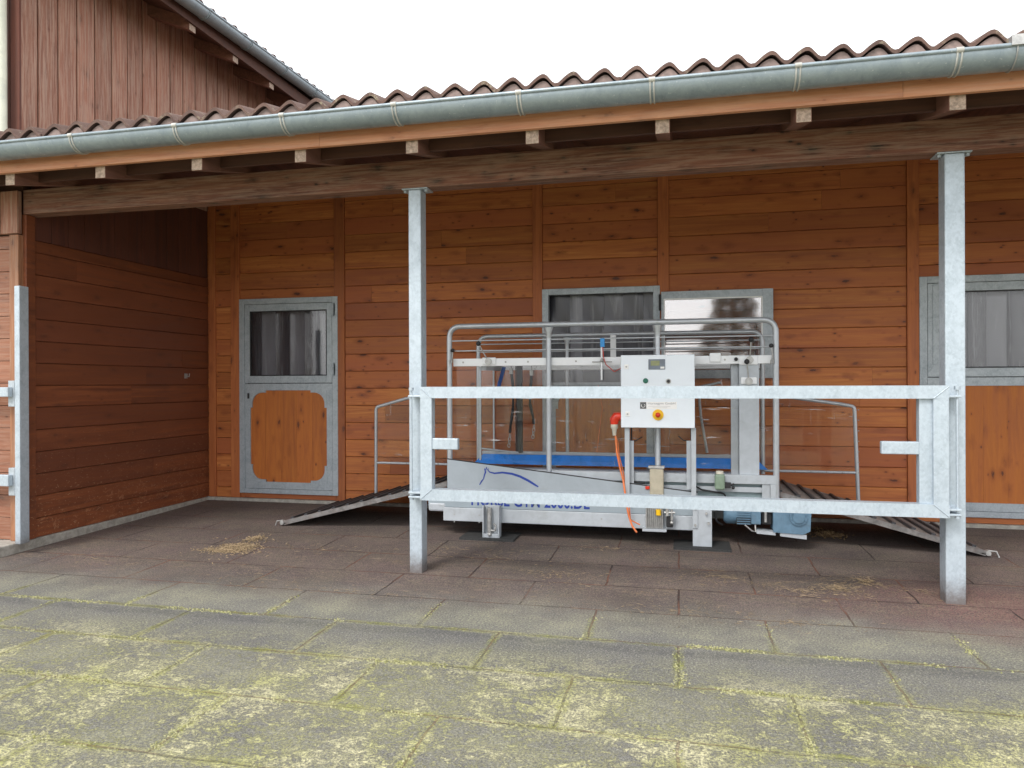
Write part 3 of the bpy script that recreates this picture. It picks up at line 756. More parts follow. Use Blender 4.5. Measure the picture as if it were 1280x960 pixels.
# ------------------------------------------------------------------ front gate between the posts
def pbox(m, u0, v0, u1, v1, y, dep):
    """a box whose front face, in the plane y, covers the measured outline"""
    a = PY((u0+u1)/2, v0, y).z; b = PY((u0+u1)/2, v1, y).z; x0 = PY(u0, (v0+v1)/2, y).x; x1 = PY(u1, (v0+v1)/2, y).x
    m.box(x0, x1, y, y+dep, b, a)
GY = 5.47
GX0, GX1 = PY(525, 560, GY).x, PY(1187, 560, GY).x
GT = 1.527; GB = (PY(526, 627, GY).z+PY(1187, 646, GY).z)/2
GA = thing('barrier_gate', 'galvanised steel barrier gate of welded square tube closing the bay in front of the treadmill', 'gate', loc=((GX0+GX1)/2, GY, 0))
gd = .085; gw = .09
def gate_rail(z0, z1):
    m = MB(); m.prism([(GX0, z0), (GX1, z0), (GX1, z1), (GX0, z1)], GY, GY+gd, 'y'); return m.build('rail', 'galv', GA, .007, 3)
gate_rail(GT-gw, GT); gate_rail(GB, GB+gw)
for x0 in (GX0, GX1-gw*1.1):
    m = MB(); m.box(x0+.0005, x0+gw*1.1-.0005, GY+.0015, GY+gd-.0015, GB+gw-.004, GT-gw+.004); m.build('stile', 'galv', GA, .005, 2)
m = MB(); z = 1.125
sy = GY+.01
m.box(GX0+gw*1.1-.003, PY(572, 555, sy).x, sy, sy+.05, PY(555, 562, sy).z, PY(555, 548, sy).z); m.build('latch_stub', 'galv', GA, .006)
iy = GY+.03
ix = PY(1149, 560, iy).x
m = MB(); m.box(ix, GX1-gw*1.1-.004+.03, iy, iy+.07, GB+gw-.003, GT-gw+.003); it = m.build('inner_tube', 'galv', GA, .006)
m = MB(); m.box(PY(1102, 560, iy).x, ix+.002, iy+.003, iy+.05, PY(1125, 568, iy).z, PY(1125, 552, iy).z); m.build('latch_stub', 'galv', GA, .006)
for sx, xx, px_ in ((-1, PY(514, 560, 5.50).x, GX0), (1, PY(1197, 560, 5.50).x, GX1)):
    m = MB(); yy = 5.505
    m.cyl((xx, yy, GB+.04), (xx, yy, GT-.03), .0085, 10); m.cyl((xx, yy, GT-.03), (xx, yy, GT-.005), .02, 6); m.cyl((xx, yy, GB-.005), (xx, yy, GB+.015), .018, 6)
    m.build('hinge_rod', 'galv', GA)
    for zz in (GT-.075, GB+.055, GB+.02):
        m = MB(); a, b = sorted((px_-sx*.001, xx+sx*.02)); m.box(a, b, yy-.02, YP-.001, zz-.008, zz+.008); m.build('hinge_plate', 'galv', GA, .003)

for (x_, z_) in ((GX0+gw*1.1, GT-gw), (GX0+gw*1.1, GB+gw), (GX1-gw*1.1, GT-gw), (GX1-gw*1.1, GB+gw)):
    m = MB(); sx = -1 if x_ < 0 else 1; sz = 1 if z_ > 1 else -1
    m.tube([(x_+sx*(.10*k/8), GY-.0005, z_+sz*(.085*k/8)) for k in range(9)], [.0035+.0012*(k % 2) for k in range(9)], 6); m.build('weld_bead', 'galv', GA)
# part of a second gate, cut by the left edge of the view
G2 = thing('side_gate', 'galvanised gate frame at the left edge, standing against the barn corner', 'gate', loc=(-6.1, 5.45, 0))
y2 = 5.44
sx0, sx1 = PY(18, 500, y2).x, PY(24, 500, y2).x
m = MB(); m.box(sx0, sx1+.005, y2, y2+.1, .10, PY(22, 357, y2).z); s_ = m.build('stile', 'galv', G2, .006)
for (va, vb, z_) in ((484, 496, 0), (593, 607, 0)):
    za, zb_ = PY(10, va, y2).z, PY(10, vb, y2).z
    m = MB(); m.box(-8.6, sx0-.02, y2-.05, y2-.0, zb_, za); m.build('rail', 'galv', G2, .006)
    m = MB(); m.box(sx0-.07, sx0-.001, y2+.0, y2+.06, zb_-.09, za+.06); m.build('bracket', 'galvframe', G2, .003)

# ------------------------------------------------------------------ horse treadmill
TF, TB = 6.98, 7.97
TR = thing('horse_treadmill', 'galvanised horse treadmill with plexiglass sides, blue inner board and grey control cabinet, behind the gate', 'treadmill', loc=(-.7, 7.4, 0))
def X(u, v=500, y=TF): return PY(u, v, y).x
def Z(v, u=700, y=TF): return PY(u, v, y).z
def part(m, name, mat, parent=None, bevel=0, seg=2): return m.build(name, mat, parent or TR, bevel, seg)
XL0, XR0 = X(562), X(970)
# hoop frames, front and back
ZT_ = 2.125
m = MB(); m.tube(fillet([(XL0, TF, .42), (XL0, TF, ZT_), (XR0, TF, ZT_), (XR0, TF, .42)], .12, 8), .027, 14); part(m, 'front_hoop', 'tube')
bx0, bx1 = PY(598, 480, TB).x, PY(953, 480, TB).x
m = MB(); m.tube(fillet([(bx0, TB, .6), (bx0, TB, 2.085), (bx1, TB, 2.085), (bx1, TB, .6)], .12, 8), .024, 12); part(m, 'rear_hoop', 'tube')
def upright(u, y, ztop, z0, r, cap=True):
    m = MB(); x = PY(u, 480, y).x
    m.cyl((x, y, z0), (x, y, ztop-.10), r, 12)
    m.tube([(x, y, ztop-.13), (x, y, ztop-.09), (x, y, ztop-.03), (x, y, ztop-.028)], [r+.001, r+.004, r+.022, r+.022], 12)
    return part(m, 'upright', 'tube')
upright(686, TF+.005, ZT_, .40, .026); upright(822, TF+.005, ZT_, .62, .026)
upright(709, TB, 2.085, .76, .020)
# thin rods between the hoops' uprights
for (v, y, a, b) in ((409+15, TF, XL0, XR0), (409+28, TF, XL0, XR0)):
    m = MB(); z = PY(700, v, y).z; m.cyl((a, y-.004, z), (b, y-.004, z), .007, 8); part(m, 'guard_rod', 'tube')
for v in (429, 439):
    m = MB(); z = PY(700, v, TB).z; m.cyl((bx0, TB, z), (bx1, TB, z), .007, 8); part(m, 'guard_rod', 'tube')
# upper side rails (white box section)
za, zb_ = 1.803, 1.726
m = MB(); m.box(XL0+.03, XR0-.03, TF+.03, TF+.07, zb_, za); ur = part(m, 'upper_rail', 'white', bevel=.004)
for u in (579, 632, 660, 720, 906):
    m = MB(); x = X(u, 452, TF+.03); m.cyl((x, TF+.026, 1.765), (x, TF+.0295, 1.765), .010, 8); m.build('bolt', 'castalu', ur)
m = MB(); m.box(bx0+.03, bx1-.03, TB-.07, TB-.03, 1.70, 1.775); part(m, 'upper_rail', 'white', bevel=.004)
# plexiglass sheets
m = MB(); m.box(XL0+.02, XR0-.02, TF+.075, TF+.08, .74, 1.76); part(m, 'plexiglass_side', 'plexi')
m = MB(); m.box(bx0+.02, bx1-.02, TB-.08, TB-.075, .80, 1.74); part(m, 'plexiglass_side', 'plexi')
# narrow edge trims of the sheets
for u, y in ((600, TF+.09), (617, TB-.09)):
    m = MB(); x = PY(u, 500, y).x; m.box(x-.009, x+.009, y, y+.02, .78, 1.72); part(m, 'edge_trim', 'alu')
# thin horizontal lines: cords across the sheet
m = MB(); m.box(PY(682, 500, TB-.02).x-.02, PY(682, 500, TB-.02).x+.03, TB-.02, TB+.02, .78, 1.72); part(m, 'rear_post', 'alu')
# far blue board with white rails
m = MB(); bz0, bz1, by = .655, .765, 7.86
m.prism([(PY(592, 577, by).x, bz0), (PY(960, 588, by).x, bz0), (PY(945, 573, by).x, bz1), (PY(604, 566, by).x, bz1)], by, by+.02, 'y'); part(m, 'inner_blue_board', 'blue')
m = MB(); m.box(PY(604, 566, by).x-.01, PY(945, 573, by).x+.01, by-.01, by+.03, bz1+.001, bz1+.035); part(m, 'inner_rail', 'alu', bevel=.003)
# running belt and deck
m = MB(); m.box(XL0+.05, XR0-.05, TF+.10, 7.85, .44, .50); part(m, 'running_belt', 'black', bevel=.01)
# front lower structure
zr0, zr1 = PY(760, 600, TF).z, PY(760, 589.5, TF).z
m = MB(); m.box(X(690), XR0+.0, TF-.03, TF+.03, zr0, zr1); m.box(X(562), X(690)-.002, TF+.0, TF+.03, zr0, zr1); lr = part(m, 'front_sill_rail', 'alu', bevel=.003)
m = MB(); m.box(XL0, XR0, TF+.031, TF+.06, .40, zr0+.02); part(m, 'recess_panel', 'recess')
m = MB(); m.box(X(786), XR0-.02, TF-.0, TF+.03, PY(860, 612, TF).z-.01, PY(860, 607, TF).z); part(m, 'ledge', 'alu', bevel=.002)
# end bracket at the right
m = MB(); m.box(X(962), X(969), TF-.036, TF-.031, .44, zr0); m.box(X(952), X(962), TF-.02, TF, .44, zr0); part(m, 'end_bracket', 'alu', bevel=.002)
# lettered strip and lower beam
yS = 6.93
zS1, zS0 = .50, PY(700, 639, yS).z
m = MB(); m.box(PY(535, 634, yS).x, PY(868, 645, yS).x, yS+.01, TF+.031, zS0, zS1); ls = part(m, 'lettered_strip', 'strip', bevel=.004)
zB0 = (PY(562, 655, yS).z+PY(865, 668, yS).z)/2
m = MB(); m.box(PY(554, 650, yS).x, PY(890, 662, yS).x, yS, TF+.06, .182, zS0-.002)
lb = part(m, 'lower_beam', 'alu', bevel=.006)
for u in (568, 599, 752, 790):
    for v in (643, 652): m = MB(); p_ = PY(u, v+(u-566)*.03, yS); m.cyl((p_.x, yS-.004, p_.z), (p_.x, yS+.0005, p_.z), .007, 8); m.build('rivet', 'castalu', lb)
m = MB(); m.box(PY(527+8, 634, yS).x, PY(557, 634, yS).x, yS+.005, TF+.1, .27, .36); part(m, 'end_casting', 'alu', bevel=.02)
# longitudinal far beam and cross members
m = MB(); m.box(XL0, XR0-.3, 7.8, 7.95, .155, .62); part(m, 'far_beam', 'alu', bevel=.006)
# lettering
def text(body, size, loc, mat, parent, name, bold=0, ext=.0008, sx=1, align='LEFT'):
    cu = bpy.data.curves.new(name, 'FONT'); cu.body = body; cu.size = size; cu.offset = bold; cu.extrude = ext; cu.align_x = align
    tmp = bpy.data.objects.new(name+'_curve', cu); col.objects.link(tmp)
    bpy.context.view_layer.update()
    me = bpy.data.meshes.new_from_object(tmp.evaluated_get(bpy.context.evaluated_depsgraph_get()))
    bpy.data.objects.remove(tmp)
    me.transform(Matrix.Translation(Vector(loc)) @ Matrix.Rotation(PI/2, 4, 'X') @ Matrix.Diagonal((sx, 1, 1, 1)))
    me.materials.clear(); me.materials.append(M[mat])
    o = bpy.data.objects.new(name, me); col.objects.link(o); o.parent = parent
    wl = Vector((0, 0, 0)); q = parent
    while q: wl += q.location; q = q.parent
    o.location = -wl
    return o
ta, tb = PY(588, 636, yS).x, PY(736, 641, yS).x
t = text('HORSE GYM 2000.DE', .17, (0, 0, 0), 'bluepaint', ls, 'lettering', .003)
wd = max(v.co.x for v in t.data.vertices)-min(v.co.x for v in t.data.vertices)
t.data.transform(Matrix.Translation(Vector((ta, yS+.0085, zS0+.03))) @ Matrix.Diagonal(((tb-ta)/wd, 1, 1, 1)))
# grey side board with a horse drawn in one line
yb_ = 6.885
P2 = lambda u, v: (PY(u, v, yb_).x, PY(u, v, yb_).z)
bl, br = P2(559, 574), P2(872, 612)
m = MB(); m.prism([(bl[0], .47), (br[0], .47), (br[0], br[1]-.03), bl], yb_, yb_+.02, 'y'); sb_ = part(m, 'side_board', 'greypanel')
m = MB(); m.tube([(bl[0], yb_+.008, .47), (bl[0], yb_+.008, bl[1]), (br[0], yb_+.008, br[1]-.03)], .009, 6); m.build('edge_trim', 'black', sb_)
def stroke(mb, pts, ws, y):
    P3 = [Vector((*P2(u, v), 0)) for u, v in pts]; L_ = []; R_ = []
    for i, p in enumerate(P3):
        d = (P3[min(i+1, len(P3)-1)]-P3[max(i-1, 0)]).normalized(); n = Vector((-d.y, d.x, 0)); wv = ws[i]*.0075/2
        L_.append((p+n*wv)); R_.append((p-n*wv))
    for i in range(len(P3)-1):
        q = [L_[i], L_[i+1], R_[i+1], R_[i]]; mb.add([(a.x, y, a.y) for a in q], [(0, 1, 2, 3)])
m = MB()
stroke(m, [(599.5, 606), (602, 601.5), (604.5, 598.5), (605.5, 594), (607, 590), (605.5, 585.5)], [1.2, 1.8, 1.2, 1.6, 2, .8], yb_-.0015)
stroke(m, [(606, 589.5), (608.5, 584), (608.8, 587.5), (610.5, 585.5), (610.5, 588)], [.8, 1.6, 1.2, 1.2, .8], yb_-.0025)
stroke(m, [(609.5, 587), (612, 590), (618, 591.6), (628, 590.6), (640, 592.2), (650, 595.5), (660, 600.5), (668, 605.5), (673, 608.5)], [1, 1.6, 2, 2.4, 2.8, 3, 3, 2.6, 1.6], yb_-.002)
m.build('horse_emblem', 'bluepaint', sb_)
# feet
def foot(u0, u1, ylo, wide):
    x0, x1 = PY(u0, 665, ylo).x, PY(u1, 665, ylo).x
    m = MB()
    if not wide:
        m.box(x0, x0+.012, ylo, ylo+.09, .052, .36); m.box(x1-.012, x1, ylo, ylo+.09, .052, .36); m.box(x0+.012, x1-.012, ylo+.06, ylo+.07, .052, .36)
        m.box(x0+.013, x1-.013, ylo, ylo+.06, .052, .09)
        o = part(m, 'foot', 'alu', bevel=.003)
        m = MB(); xc = (x0+x1)/2-.02; m.cyl((xc, ylo+.03, .08), (xc, ylo+.03, .34), .022, 14); m.ball((xc+.01, ylo-.004, .085), .02); m.tube([(xc+.02, ylo+.02, .12), (xc+.06, ylo+.01, .12), (xc+.07, ylo+.01, .17), (xc+.045, ylo+.01, .19)], .010, 8); m.build('levelling_screw', 'castalu', o)
    else:
        m.box(x0, x1, ylo, ylo+.012, .053, .47); m.box(x1-.012, x1, ylo+.012, ylo+.12, .053, .45); m.box(x0, x1, ylo+.012, ylo+.12, .053, .063)
        o = part(m, 'foot', 'alu', bevel=.003)
        m = MB(); m.box(x0+.0, x0+.045, ylo-.014, ylo-.001, .22, .46)
        m.build('slotted_bar', 'alu', o, .003)
        for (dx, dz) in ((.022, .40), (.022, .25), (.12, .36), (.15, .43), (.14, .27)):
            m = MB(); m.cyl((x0+dx, ylo-.024, dz), (x0+dx, ylo-.0005, dz), .012, 6); m.build('bolt', 'castalu', o)
    return o
foot(603, 624, 6.83, False); foot(866, 890, 6.86, True)
# control cabinet on its carrier frame
cy = 6.80
cz1, cz0 = PY(820, 443.5, cy).z, PY(820, 535, cy).z
cx0, cx1 = PY(776, 490, cy).x, PY(868.5, 490, cy).x
m = MB(); m.box(cx0, cx1, cy, cy+.16, cz0, cz1); cb = part(m, 'control_cabinet', 'cabinet', bevel=.008, seg=3)
def cp(u, v, y=cy): p = PY(u, v, y); return p
m = MB(); m.box(cp(810.5, 455).x, cp(831.5, 455).x, cy-.006, cy-.0005, cp(820, 462).z, cp(820, 449).z); sc = m.build('display_bezel', 'bezel', cb, .003)
m = MB(); a, b = cp(813.5, 451), cp(824.5, 457); m.box(a.x, b.x, cy-.008, cy-.0062, b.z, a.z); m.build('screen', 'lcd', cb)
m = MB(); a, b = cp(825.5, 458.3), cp(830.5, 460.8); m.box(a.x, b.x, cy-.010, cy-.0062, b.z, a.z); m.build('display_button', 'sticker', cb, .001)
for u, v, mt in ((807, 476, 'btngreen'), (835.5, 476.5, 'black')):
    p = cp(u, v); m = MB(); m.cyl((p.x, cy-.008, p.z), (p.x, cy-.0005, p.z), .024, 20); m.build('button_ring', 'castalu' if mt == 'black' else 'btngreen', cb)
    m = MB(); m.cyl((p.x, cy-.02, p.z), (p.x, cy-.0085, p.z), .015, 20); m.build('button', mt, cb)
for u, v in ((783, 458.5), (784.5, 517.5)):
    p = cp(u, v); m = MB(); m.box(p.x-.02, p.x+.02, cy-.006, cy-.0005, p.z-.022, p.z+.022); m.build('cabinet_lock', 'sticker', cb, .003)
    m = MB(); m.cyl((p.x, cy-.009, p.z), (p.x, cy-.0065, p.z), .009, 12); m.build('lock_core', 'castalu', cb)
p = cp(822.5, 518.5)
m = MB(); m.cyl((p.x, cy-.012, p.z), (p.x, cy-.0005, p.z), .05, 32); m.cyl((p.x, cy-.02, p.z), (p.x, cy-.0125, p.z), .035, 32, .028); m.build('switch_plate', 'yellow', cb)
m = MB(); m.tube([(p.x, cy-.0205, p.z), (p.x, cy-.035, p.z), (p.x, cy-.045, p.z), (p.x, cy-.05, p.z)], [.014, .023, .021, .008], 24); m.build('emergency_stop', 'red', cb)
a, b = cp(800, 502.3), cp(846, 511.5)
m = MB(); m.box(a.x, b.x, cy-.0015, cy-.0004, b.z, a.z); m.build('maker_label', 'sticker', cb)
m = MB(); sq = b.z; c_ = cp(807, 507); m.box(a.x, cp(807.8, 507).x, cy-.0025, cy-.0016, b.z+.003, a.z-.003); m.build('label_logo', 'ink', cb)
m = MB(); cc = cp(804, 507); m.tube([(cc.x+.017*math.cos(t_), cy-.0035, cc.z+.015*math.sin(t_)) for t_ in [2.4+k*.35 for k in range(15)]], .003, 6); m.build('logo_ring', 'sticker', cb)
text('Horsegym GmbH', .028, (cp(809.5, 505).x, cy-.0022, cp(812, 505.5).z), 'inkgrey', cb, 'label_writing', .0004, .0003, 1.25)
m = MB(); 
for k in range(2): 
    z_ = cp(812, 507.8+k*1.6).z; m.box(cp(810+k*6, 505).x, cp(838-k*4, 505).x, cy-.0022, cy-.0017, z_-.0022, z_)
m.build('label_small_print', 'inkgrey', cb)
for u in (784, 867):
    m = MB(); x = PY(u, 560, cy+.05).x; m.box(x-.022, x+.022, cy+.04, cy+.08, PY(u, 614, cy+.05).z-.05, cz0-.0005); part(m, 'cabinet_support', 'alu', bevel=.003)
for u in (789.5, 861):
    m = MB(); y_ = cy+.1; x = PY(u, 560, y_).x; m.box(x-.02, x+.02, y_, y_+.03, PY(u, 608, y_).z-.03, PY(u, 551, y_).z); part(m, 'support_channel', 'alu', bevel=.003)
# loose black wires under the cabinet
for (a, b) in (((786, 551), (803, 546)), ((848, 545), (861, 551))):
    m = MB(); q0, q1 = PY(*a, 6.95), PY(*b, 6.95); mid = (q0+q1)/2+Vector((0, 0, -.02)); m.tube(fillet([q0, mid, q1], .03, 3), .005, 6); part(m, 'wire', 'black')
q = [Vector((cx1-.03, cy+.12, cz0-.001)), Vector((cx1-.03, cy+.13, .95)), Vector((cx1-.035, cy+.13, .62)), Vector((cx1+.06, TF-.02, .56)), Vector((X(905), TF-.02, .53)), Vector((X(912), TF, .38)), Vector((X(920), TF+.06, .34))]
m = MB(); m.tube(fillet(q, .04, 4), .008, 8); part(m, 'motor_lead', 'black')
q = [Vector((cx0+.09, cy+.12, cz0-.001)), Vector((cx0+.085, cy+.13, .90)), Vector((cx0+.09, cy+.13, .62)), PY(806, 604, 6.9)]
m = MB(); m.tube(fillet(q, .04, 4), .007, 8); part(m, 'actuator_lead', 'black')
m = MB(); q = PY(821, 480, cy+.1); m.box(cx0+.02, cx1-.02, cy+.165, cy+.195, cz1-.12, cz1-.07); m.box(cx0+.02, cx1-.02, cy+.165, cy+.195, cz0+.05, cz0+.1); part(m, 'cabinet_crossbar', 'alu', bevel=.003)
# grey column at the right
ky = 7.012
m = MB(); a, b = PY(924, 500, ky).x, PY(949, 500, ky).x
m.box(a, b, ky, ky+.02, .69, 1.73); m.box(a, a+.012, ky+.02, ky+.16, .69, 1.73); m.box(b-.012, b, ky+.02, ky+.16, .69, 1.73); m.box(a-.07, a-.001, ky+.06, ky+.1, .69, 1.73)
part(m, 'mast', 'alu', bevel=.004)
# levers with black knobs
def lever(pl, base, knob, y, plate):
    m = MB(); p0, p1 = PY(*plate[0], y), PY(*plate[1], y); m.box(p0.x, p1.x, y-.012, y, p1.z, p0.z); o = part(m, 'lever_plate', 'white', bevel=.006)
    bq, kq = PY(*base, y-.02), PY(*knob, y-.05)
    m = MB(); m.cyl((bq.x, y-.03, bq.z), (bq.x, y-.011, bq.z), .034, 16); m.cyl((bq.x, y-.036, bq.z), (bq.x, y-.03, bq.z), .022, 16); m.tube([bq, kq], .006, 8); m.build('lever', 'castalu', o)
    m = MB(); m.ball(kq, .024, 14); m.build('knob', 'black', o)
ly_ = TF+.028
lever(0, (610.5, 452), (598, 429.5), ly_, ((603, 447), (620, 455.5)))
lever(0, (937, 450), (939, 424.5), ly_, ((924, 445), (947, 456)))
lever(0, (936, 476.5), (933.5, 452), ky-.002, ((926, 471.5), (946, 480)))
m = MB(); p = PY(894, 446, ly_); m.box(p.x-.05, p.x+.05, ly_-.014, ly_, p.z-.05, p.z+.035); part(m, 'rounded_bracket', 'white', bevel=.012, seg=3)
m = MB(); m.ball(PY(920, 449, ly_-.01), .018, 12); part(m, 'knob', 'black')
for uu, vv, vk in ((564, 451, 438), (965, 451, 432)):
    m = MB(); p = PY(uu, vv, TF-.02); k_ = PY(uu+(2 if uu < 600 else -1), vk, TF-.03)
    m.tube([k_, (p.x+.012, TF-.03, p.z-.02), (p.x-.01, TF-.03, p.z-.03), (p.x-.012, TF-.03, p.z+.01)], .006, 8); o = part(m, 'locking_pin', 'castalu')
    m = MB(); m.ball(k_, .02, 12); m.build('knob', 'black', o)
# hanging white profile and thin upright sensor rod
m = MB(); a, b = PY(763, 430, TB-.05).x, PY(770, 430, TB-.05).x; m.box(a, b, TB-.06, TB-.03, 1.74, 2.075); part(m, 'rear_strut', 'white', bevel=.003)
m = MB(); a = PY(752, 455, TF-.01); m.cyl((a.x, TF-.01, PY(752, 475, TF).z), (a.x, TF-.01, PY(752, 433, TF).z), .009, 10); sr = part(m, 'sensor_rod', 'white')
m = MB(); m.box(a.x-.012, a.x+.03, TF-.03, TF+.0, PY(752, 434, TF).z, PY(752, 423, TF).z); m.build('sensor_head', 'lightblue', sr, .004)
m = MB(); m.tube([(a.x+.012, TF-.02, PY(752, 434, TF).z), (a.x+.02, TF-.03, 1.80), (a.x+.03, TF-.02, 1.765), (a.x+.04, TF, 1.73), (a.x+.12, TF, 1.66), (a.x+.19, TF+.02, 1.70)], .004, 6); m.build('wire', 'red', sr)
m = MB(); m.cyl((a.x-.09, TF-.012, 1.755), (a.x+.10, TF-.012, 1.755), .005, 6); m.ball((a.x+.005, TF-.015, 1.77), .02); m.build('clamp', 'castalu', sr)
m = MB(); m.tube(fillet([PY(901, 478, TB-.02), PY(873, 484, TB-.02), PY(876, 520, TB-.02), PY(884, 566, TB-.02)], .06, 5), .014, 8); part(m, 'rear_stay', 'tube')
m = MB(); m.tube(fillet([PY(748, 482, TB-.09), PY(753, 510, TB-.09), PY(749, 540, TB-.09), PY(746, 566, TB-.09)], .1, 5), .004, 6); part(m, 'thin_wire', 'orange')
# black pole hanging inside
m = MB(); p0, p1 = PY(649.5, 460, 7.5), PY(650, 566, 7.5); m.box(p0.x-.03, p0.x+.03, 7.48, 7.52, p1.z, 1.74); m.box(p0.x-.045, p0.x-.034, 7.49, 7.5, p1.z, 1.74); part(m, 'padded_pole', 'black', bevel=.01)
m = MB(); m.tube([PY(597, 560, 7.45), PY(648, 566, 7.45)], .010, 8); part(m, 'guide_bar', 'alu')
m = MB(); z_ = 1.72; m.box(XL0+.3, XL0+.36, TF+.1, TB-.1, z_-.03, z_+.02); m.box(X(600), X(676), 7.46, 7.52, 1.735, 1.765); part(m, 'cross_bar', 'alu', bevel=.004)
# actuator with pump, at the front
ay = 6.86
m = MB(); a, b = PY(812, 600, ay).x, PY(829.5, 600, ay).x; m.box(a, b, ay, ay+.10, .42, PY(820, 586, ay).z); o = part(m, 'actuator_housing', 'beige', bevel=.012, seg=3)
m = MB(); m.box(a-.012, b+.008, ay-.006, ay+.1, PY(820, 586, ay).z+.0005, PY(820, 583, ay).z); m.build('housing_lid', 'castalu', o, .004)
m = MB(); m.box(a-.04, a-.001, ay+.01, ay+.05, PY(808, 612, ay).z, PY(808, 608, ay).z); m.build('cable_gland', 'red', o, .004)
m = MB(); a, b = PY(807, 650, ay).x, PY(829, 650, ay).x; z0_, z1_ = PY(818, 661, ay).z, .44
m.box(a, b, ay+.01, ay+.11, z0_, z1_)
n_ = 9
for k in range(n_): x = a+(b-a)*(k+.5)/n_; m.box(x-.004, x+.004, ay-.012, ay+.009, z0_+.012, z1_-.004)
mo = part(m, 'ribbed_motor', 'castalu', bevel=.002)
m = MB(); m.box(a-.03, b+.03, ay-.02, ay+.11, z0_-.025, z0_-.0005); m.build('motor_foot', 'alu', mo, .003)
m = MB(); p = PY(823, 640, ay-.03); m.cyl((p.x, ay-.02, p.z-.03), (p.x, ay-.02, p.z+.02), .024, 14); m.build('yellow_cap', 'yellow', mo)
m = MB(); p = PY(837, 646, ay)
m.box(p.x-.03, p.x+.03, ay, ay+.06, p.z-.1, p.z+.0); m.build('valve_block', 'black', mo, .01)
m = MB(); m.cyl((p.x-.02, ay-.01, p.z+.01), (p.x-.02, ay-.01, p.z+.09), .016, 10); m.cyl((p.x+.02, ay-.01, p.z-.03), (p.x+.02, ay-.01, p.z+.07), .012, 10); m.cyl((p.x-.05, ay-.01, p.z+.04), (p.x+.05, ay-.01, p.z+.04), .012, 10); m.ball((p.x+.02, ay-.02, p.z-.05), .018); m.build('valve_fitting', 'castalu', mo)
# green reservoir
m = MB(); p0, p1 = PY(900, 613, ay), PY(900, 593, ay); m.box(p0.x-.045, p0.x+.045, ay, ay+.09, p0.z, p1.z); o = part(m, 'fluid_reservoir', 'green', bevel=.02, seg=3)
m = MB(); m.cyl((p0.x, ay+.045, p1.z+.0005), (p0.x, ay+.045, p1.z+.025), .034, 18); m.build('cap', 'cream', o)
m = MB(); q = PY(911, 608, ay); m.box(q.x-.03, q.x+.02, ay+.02, ay+.06, q.z-.02, q.z+.03); m.ball((q.x+.04, ay+.03, q.z-.015), .016); m.tube([(q.x, ay+.03, q.z), (q.x+.05, ay+.03, q.z+.02)], .008, 6); m.build('valve', 'black', o)
# blue drive motor with gearbox
my = 6.95
p0, p1 = PY(905, 645, my), PY(951, 648, my); rr = .105; mz = PY(928, 645, my).z+.015
m = MB(); m.tube([(p0.x, my+.1, mz), (p0.x+.02, my+.1, mz), (p0.x+.028, my+.1, mz), (p0.x+.10, my+.1, mz), (p1.x-.01, my+.1, mz)], [rr*.8, rr*.97, rr, rr, rr], 28)
md = part(m, 'drive_motor', 'motor', bevel=.003)
xf0, xf1 = PY(921, 645, my).x, PY(938, 645, my).x
m = MB()
for k in range(9):
    z_ = mz-rr*.8+k*rr*.2; m.box(xf0, xf1, my-.014, my+.03, z_-.004, z_+.004)
m.build('cooling_fin', 'motor', md)
m = MB(); m.box(xf0-.004, xf1+.004, my+.0, my+.02, mz-rr*.9, mz+rr*.9); m.build('fin_bed', 'black', md)
m = MB(); m.box(xf1+.006, p1.x, my-.02, my+.06, mz-.085, mz+.1); m.build('terminal_box', 'motor', md, .008)
g0_, g1_ = PY(966, 655, my).x, PY(1012, 655, my).x; zg0 = PY(985, 665, my).z
m = MB(); m.prism([(g0_, zg0+.0), (g1_-.06, zg0-.012), (g1_, zg0+.02), (g1_+.012, zg0+.25), (g0_, zg0+.25)], my-.04, my+.16, 'y'); gb = part(m, 'gearbox', 'motor', bevel=.014, seg=3)
fc = PY(998, 646.5, my-.04)
m = MB(); m.cyl((fc.x, my-.055, fc.z), (fc.x, my-.041, fc.z), .075, 28); m.cyl((fc.x, my-.07, fc.z), (fc.x, my-.0555, fc.z), .05, 28); 
for k in range(8): a_ = k*PI/4+.3; m.cyl((fc.x+.064*math.cos(a_), my-.062, fc.z+.064*math.sin(a_)), (fc.x+.064*math.cos(a_), my-.0552, fc.z+.064*math.sin(a_)), .006, 6)
m.build('bearing_cover', 'motor', gb)
m = MB(); m.box(p1.x+.012, g0_-.004, my+.02, my+.14, mz-.09, mz+.1); part(m, 'coupling', 'black', bevel=.01)
m = MB(); m.box(p1.x+.02, g0_-.01, my-.01, my+.018, mz+.03, mz+.06); m.cyl((p1.x+.04, my-.02, mz-.06), (p1.x+.04, my-.02, mz+.09), .012, 8); part(m, 'coupling_bolt', 'castalu')
m = MB(); m.prism([(p1.x-.04, zg0-.02), (g0_+.02, zg0-.03), (g0_+.02, zg0-.002), (p1.x-.04, zg0+.012)], my-.03, my+.1, 'y'); m.prism([(g0_+.06, zg0-.035), (g1_-.03, zg0-.055), (g1_-.03, zg0-.014), (g0_+.06, zg0-.004)], my-.03, my+.1, 'y'); part(m, 'torque_arm', 'alu', bevel=.004)
m = MB(); q = PY(944, 658, my); m.tube([(q.x, my, q.z+.05), (q.x+.005, my, q.z-.05), (q.x-.03, my-.01, q.z-.04), (q.x-.09, my, q.z+.01)], .008, 6); part(m, 'drain_hook', 'castalu')
m = MB(); m.tube(fillet([PY(893, 640, 7.0), PY(896, 652, 7.0), PY(903, 656, 7.05)], .04, 4), .01, 8); part(m, 'motor_cable', 'black')
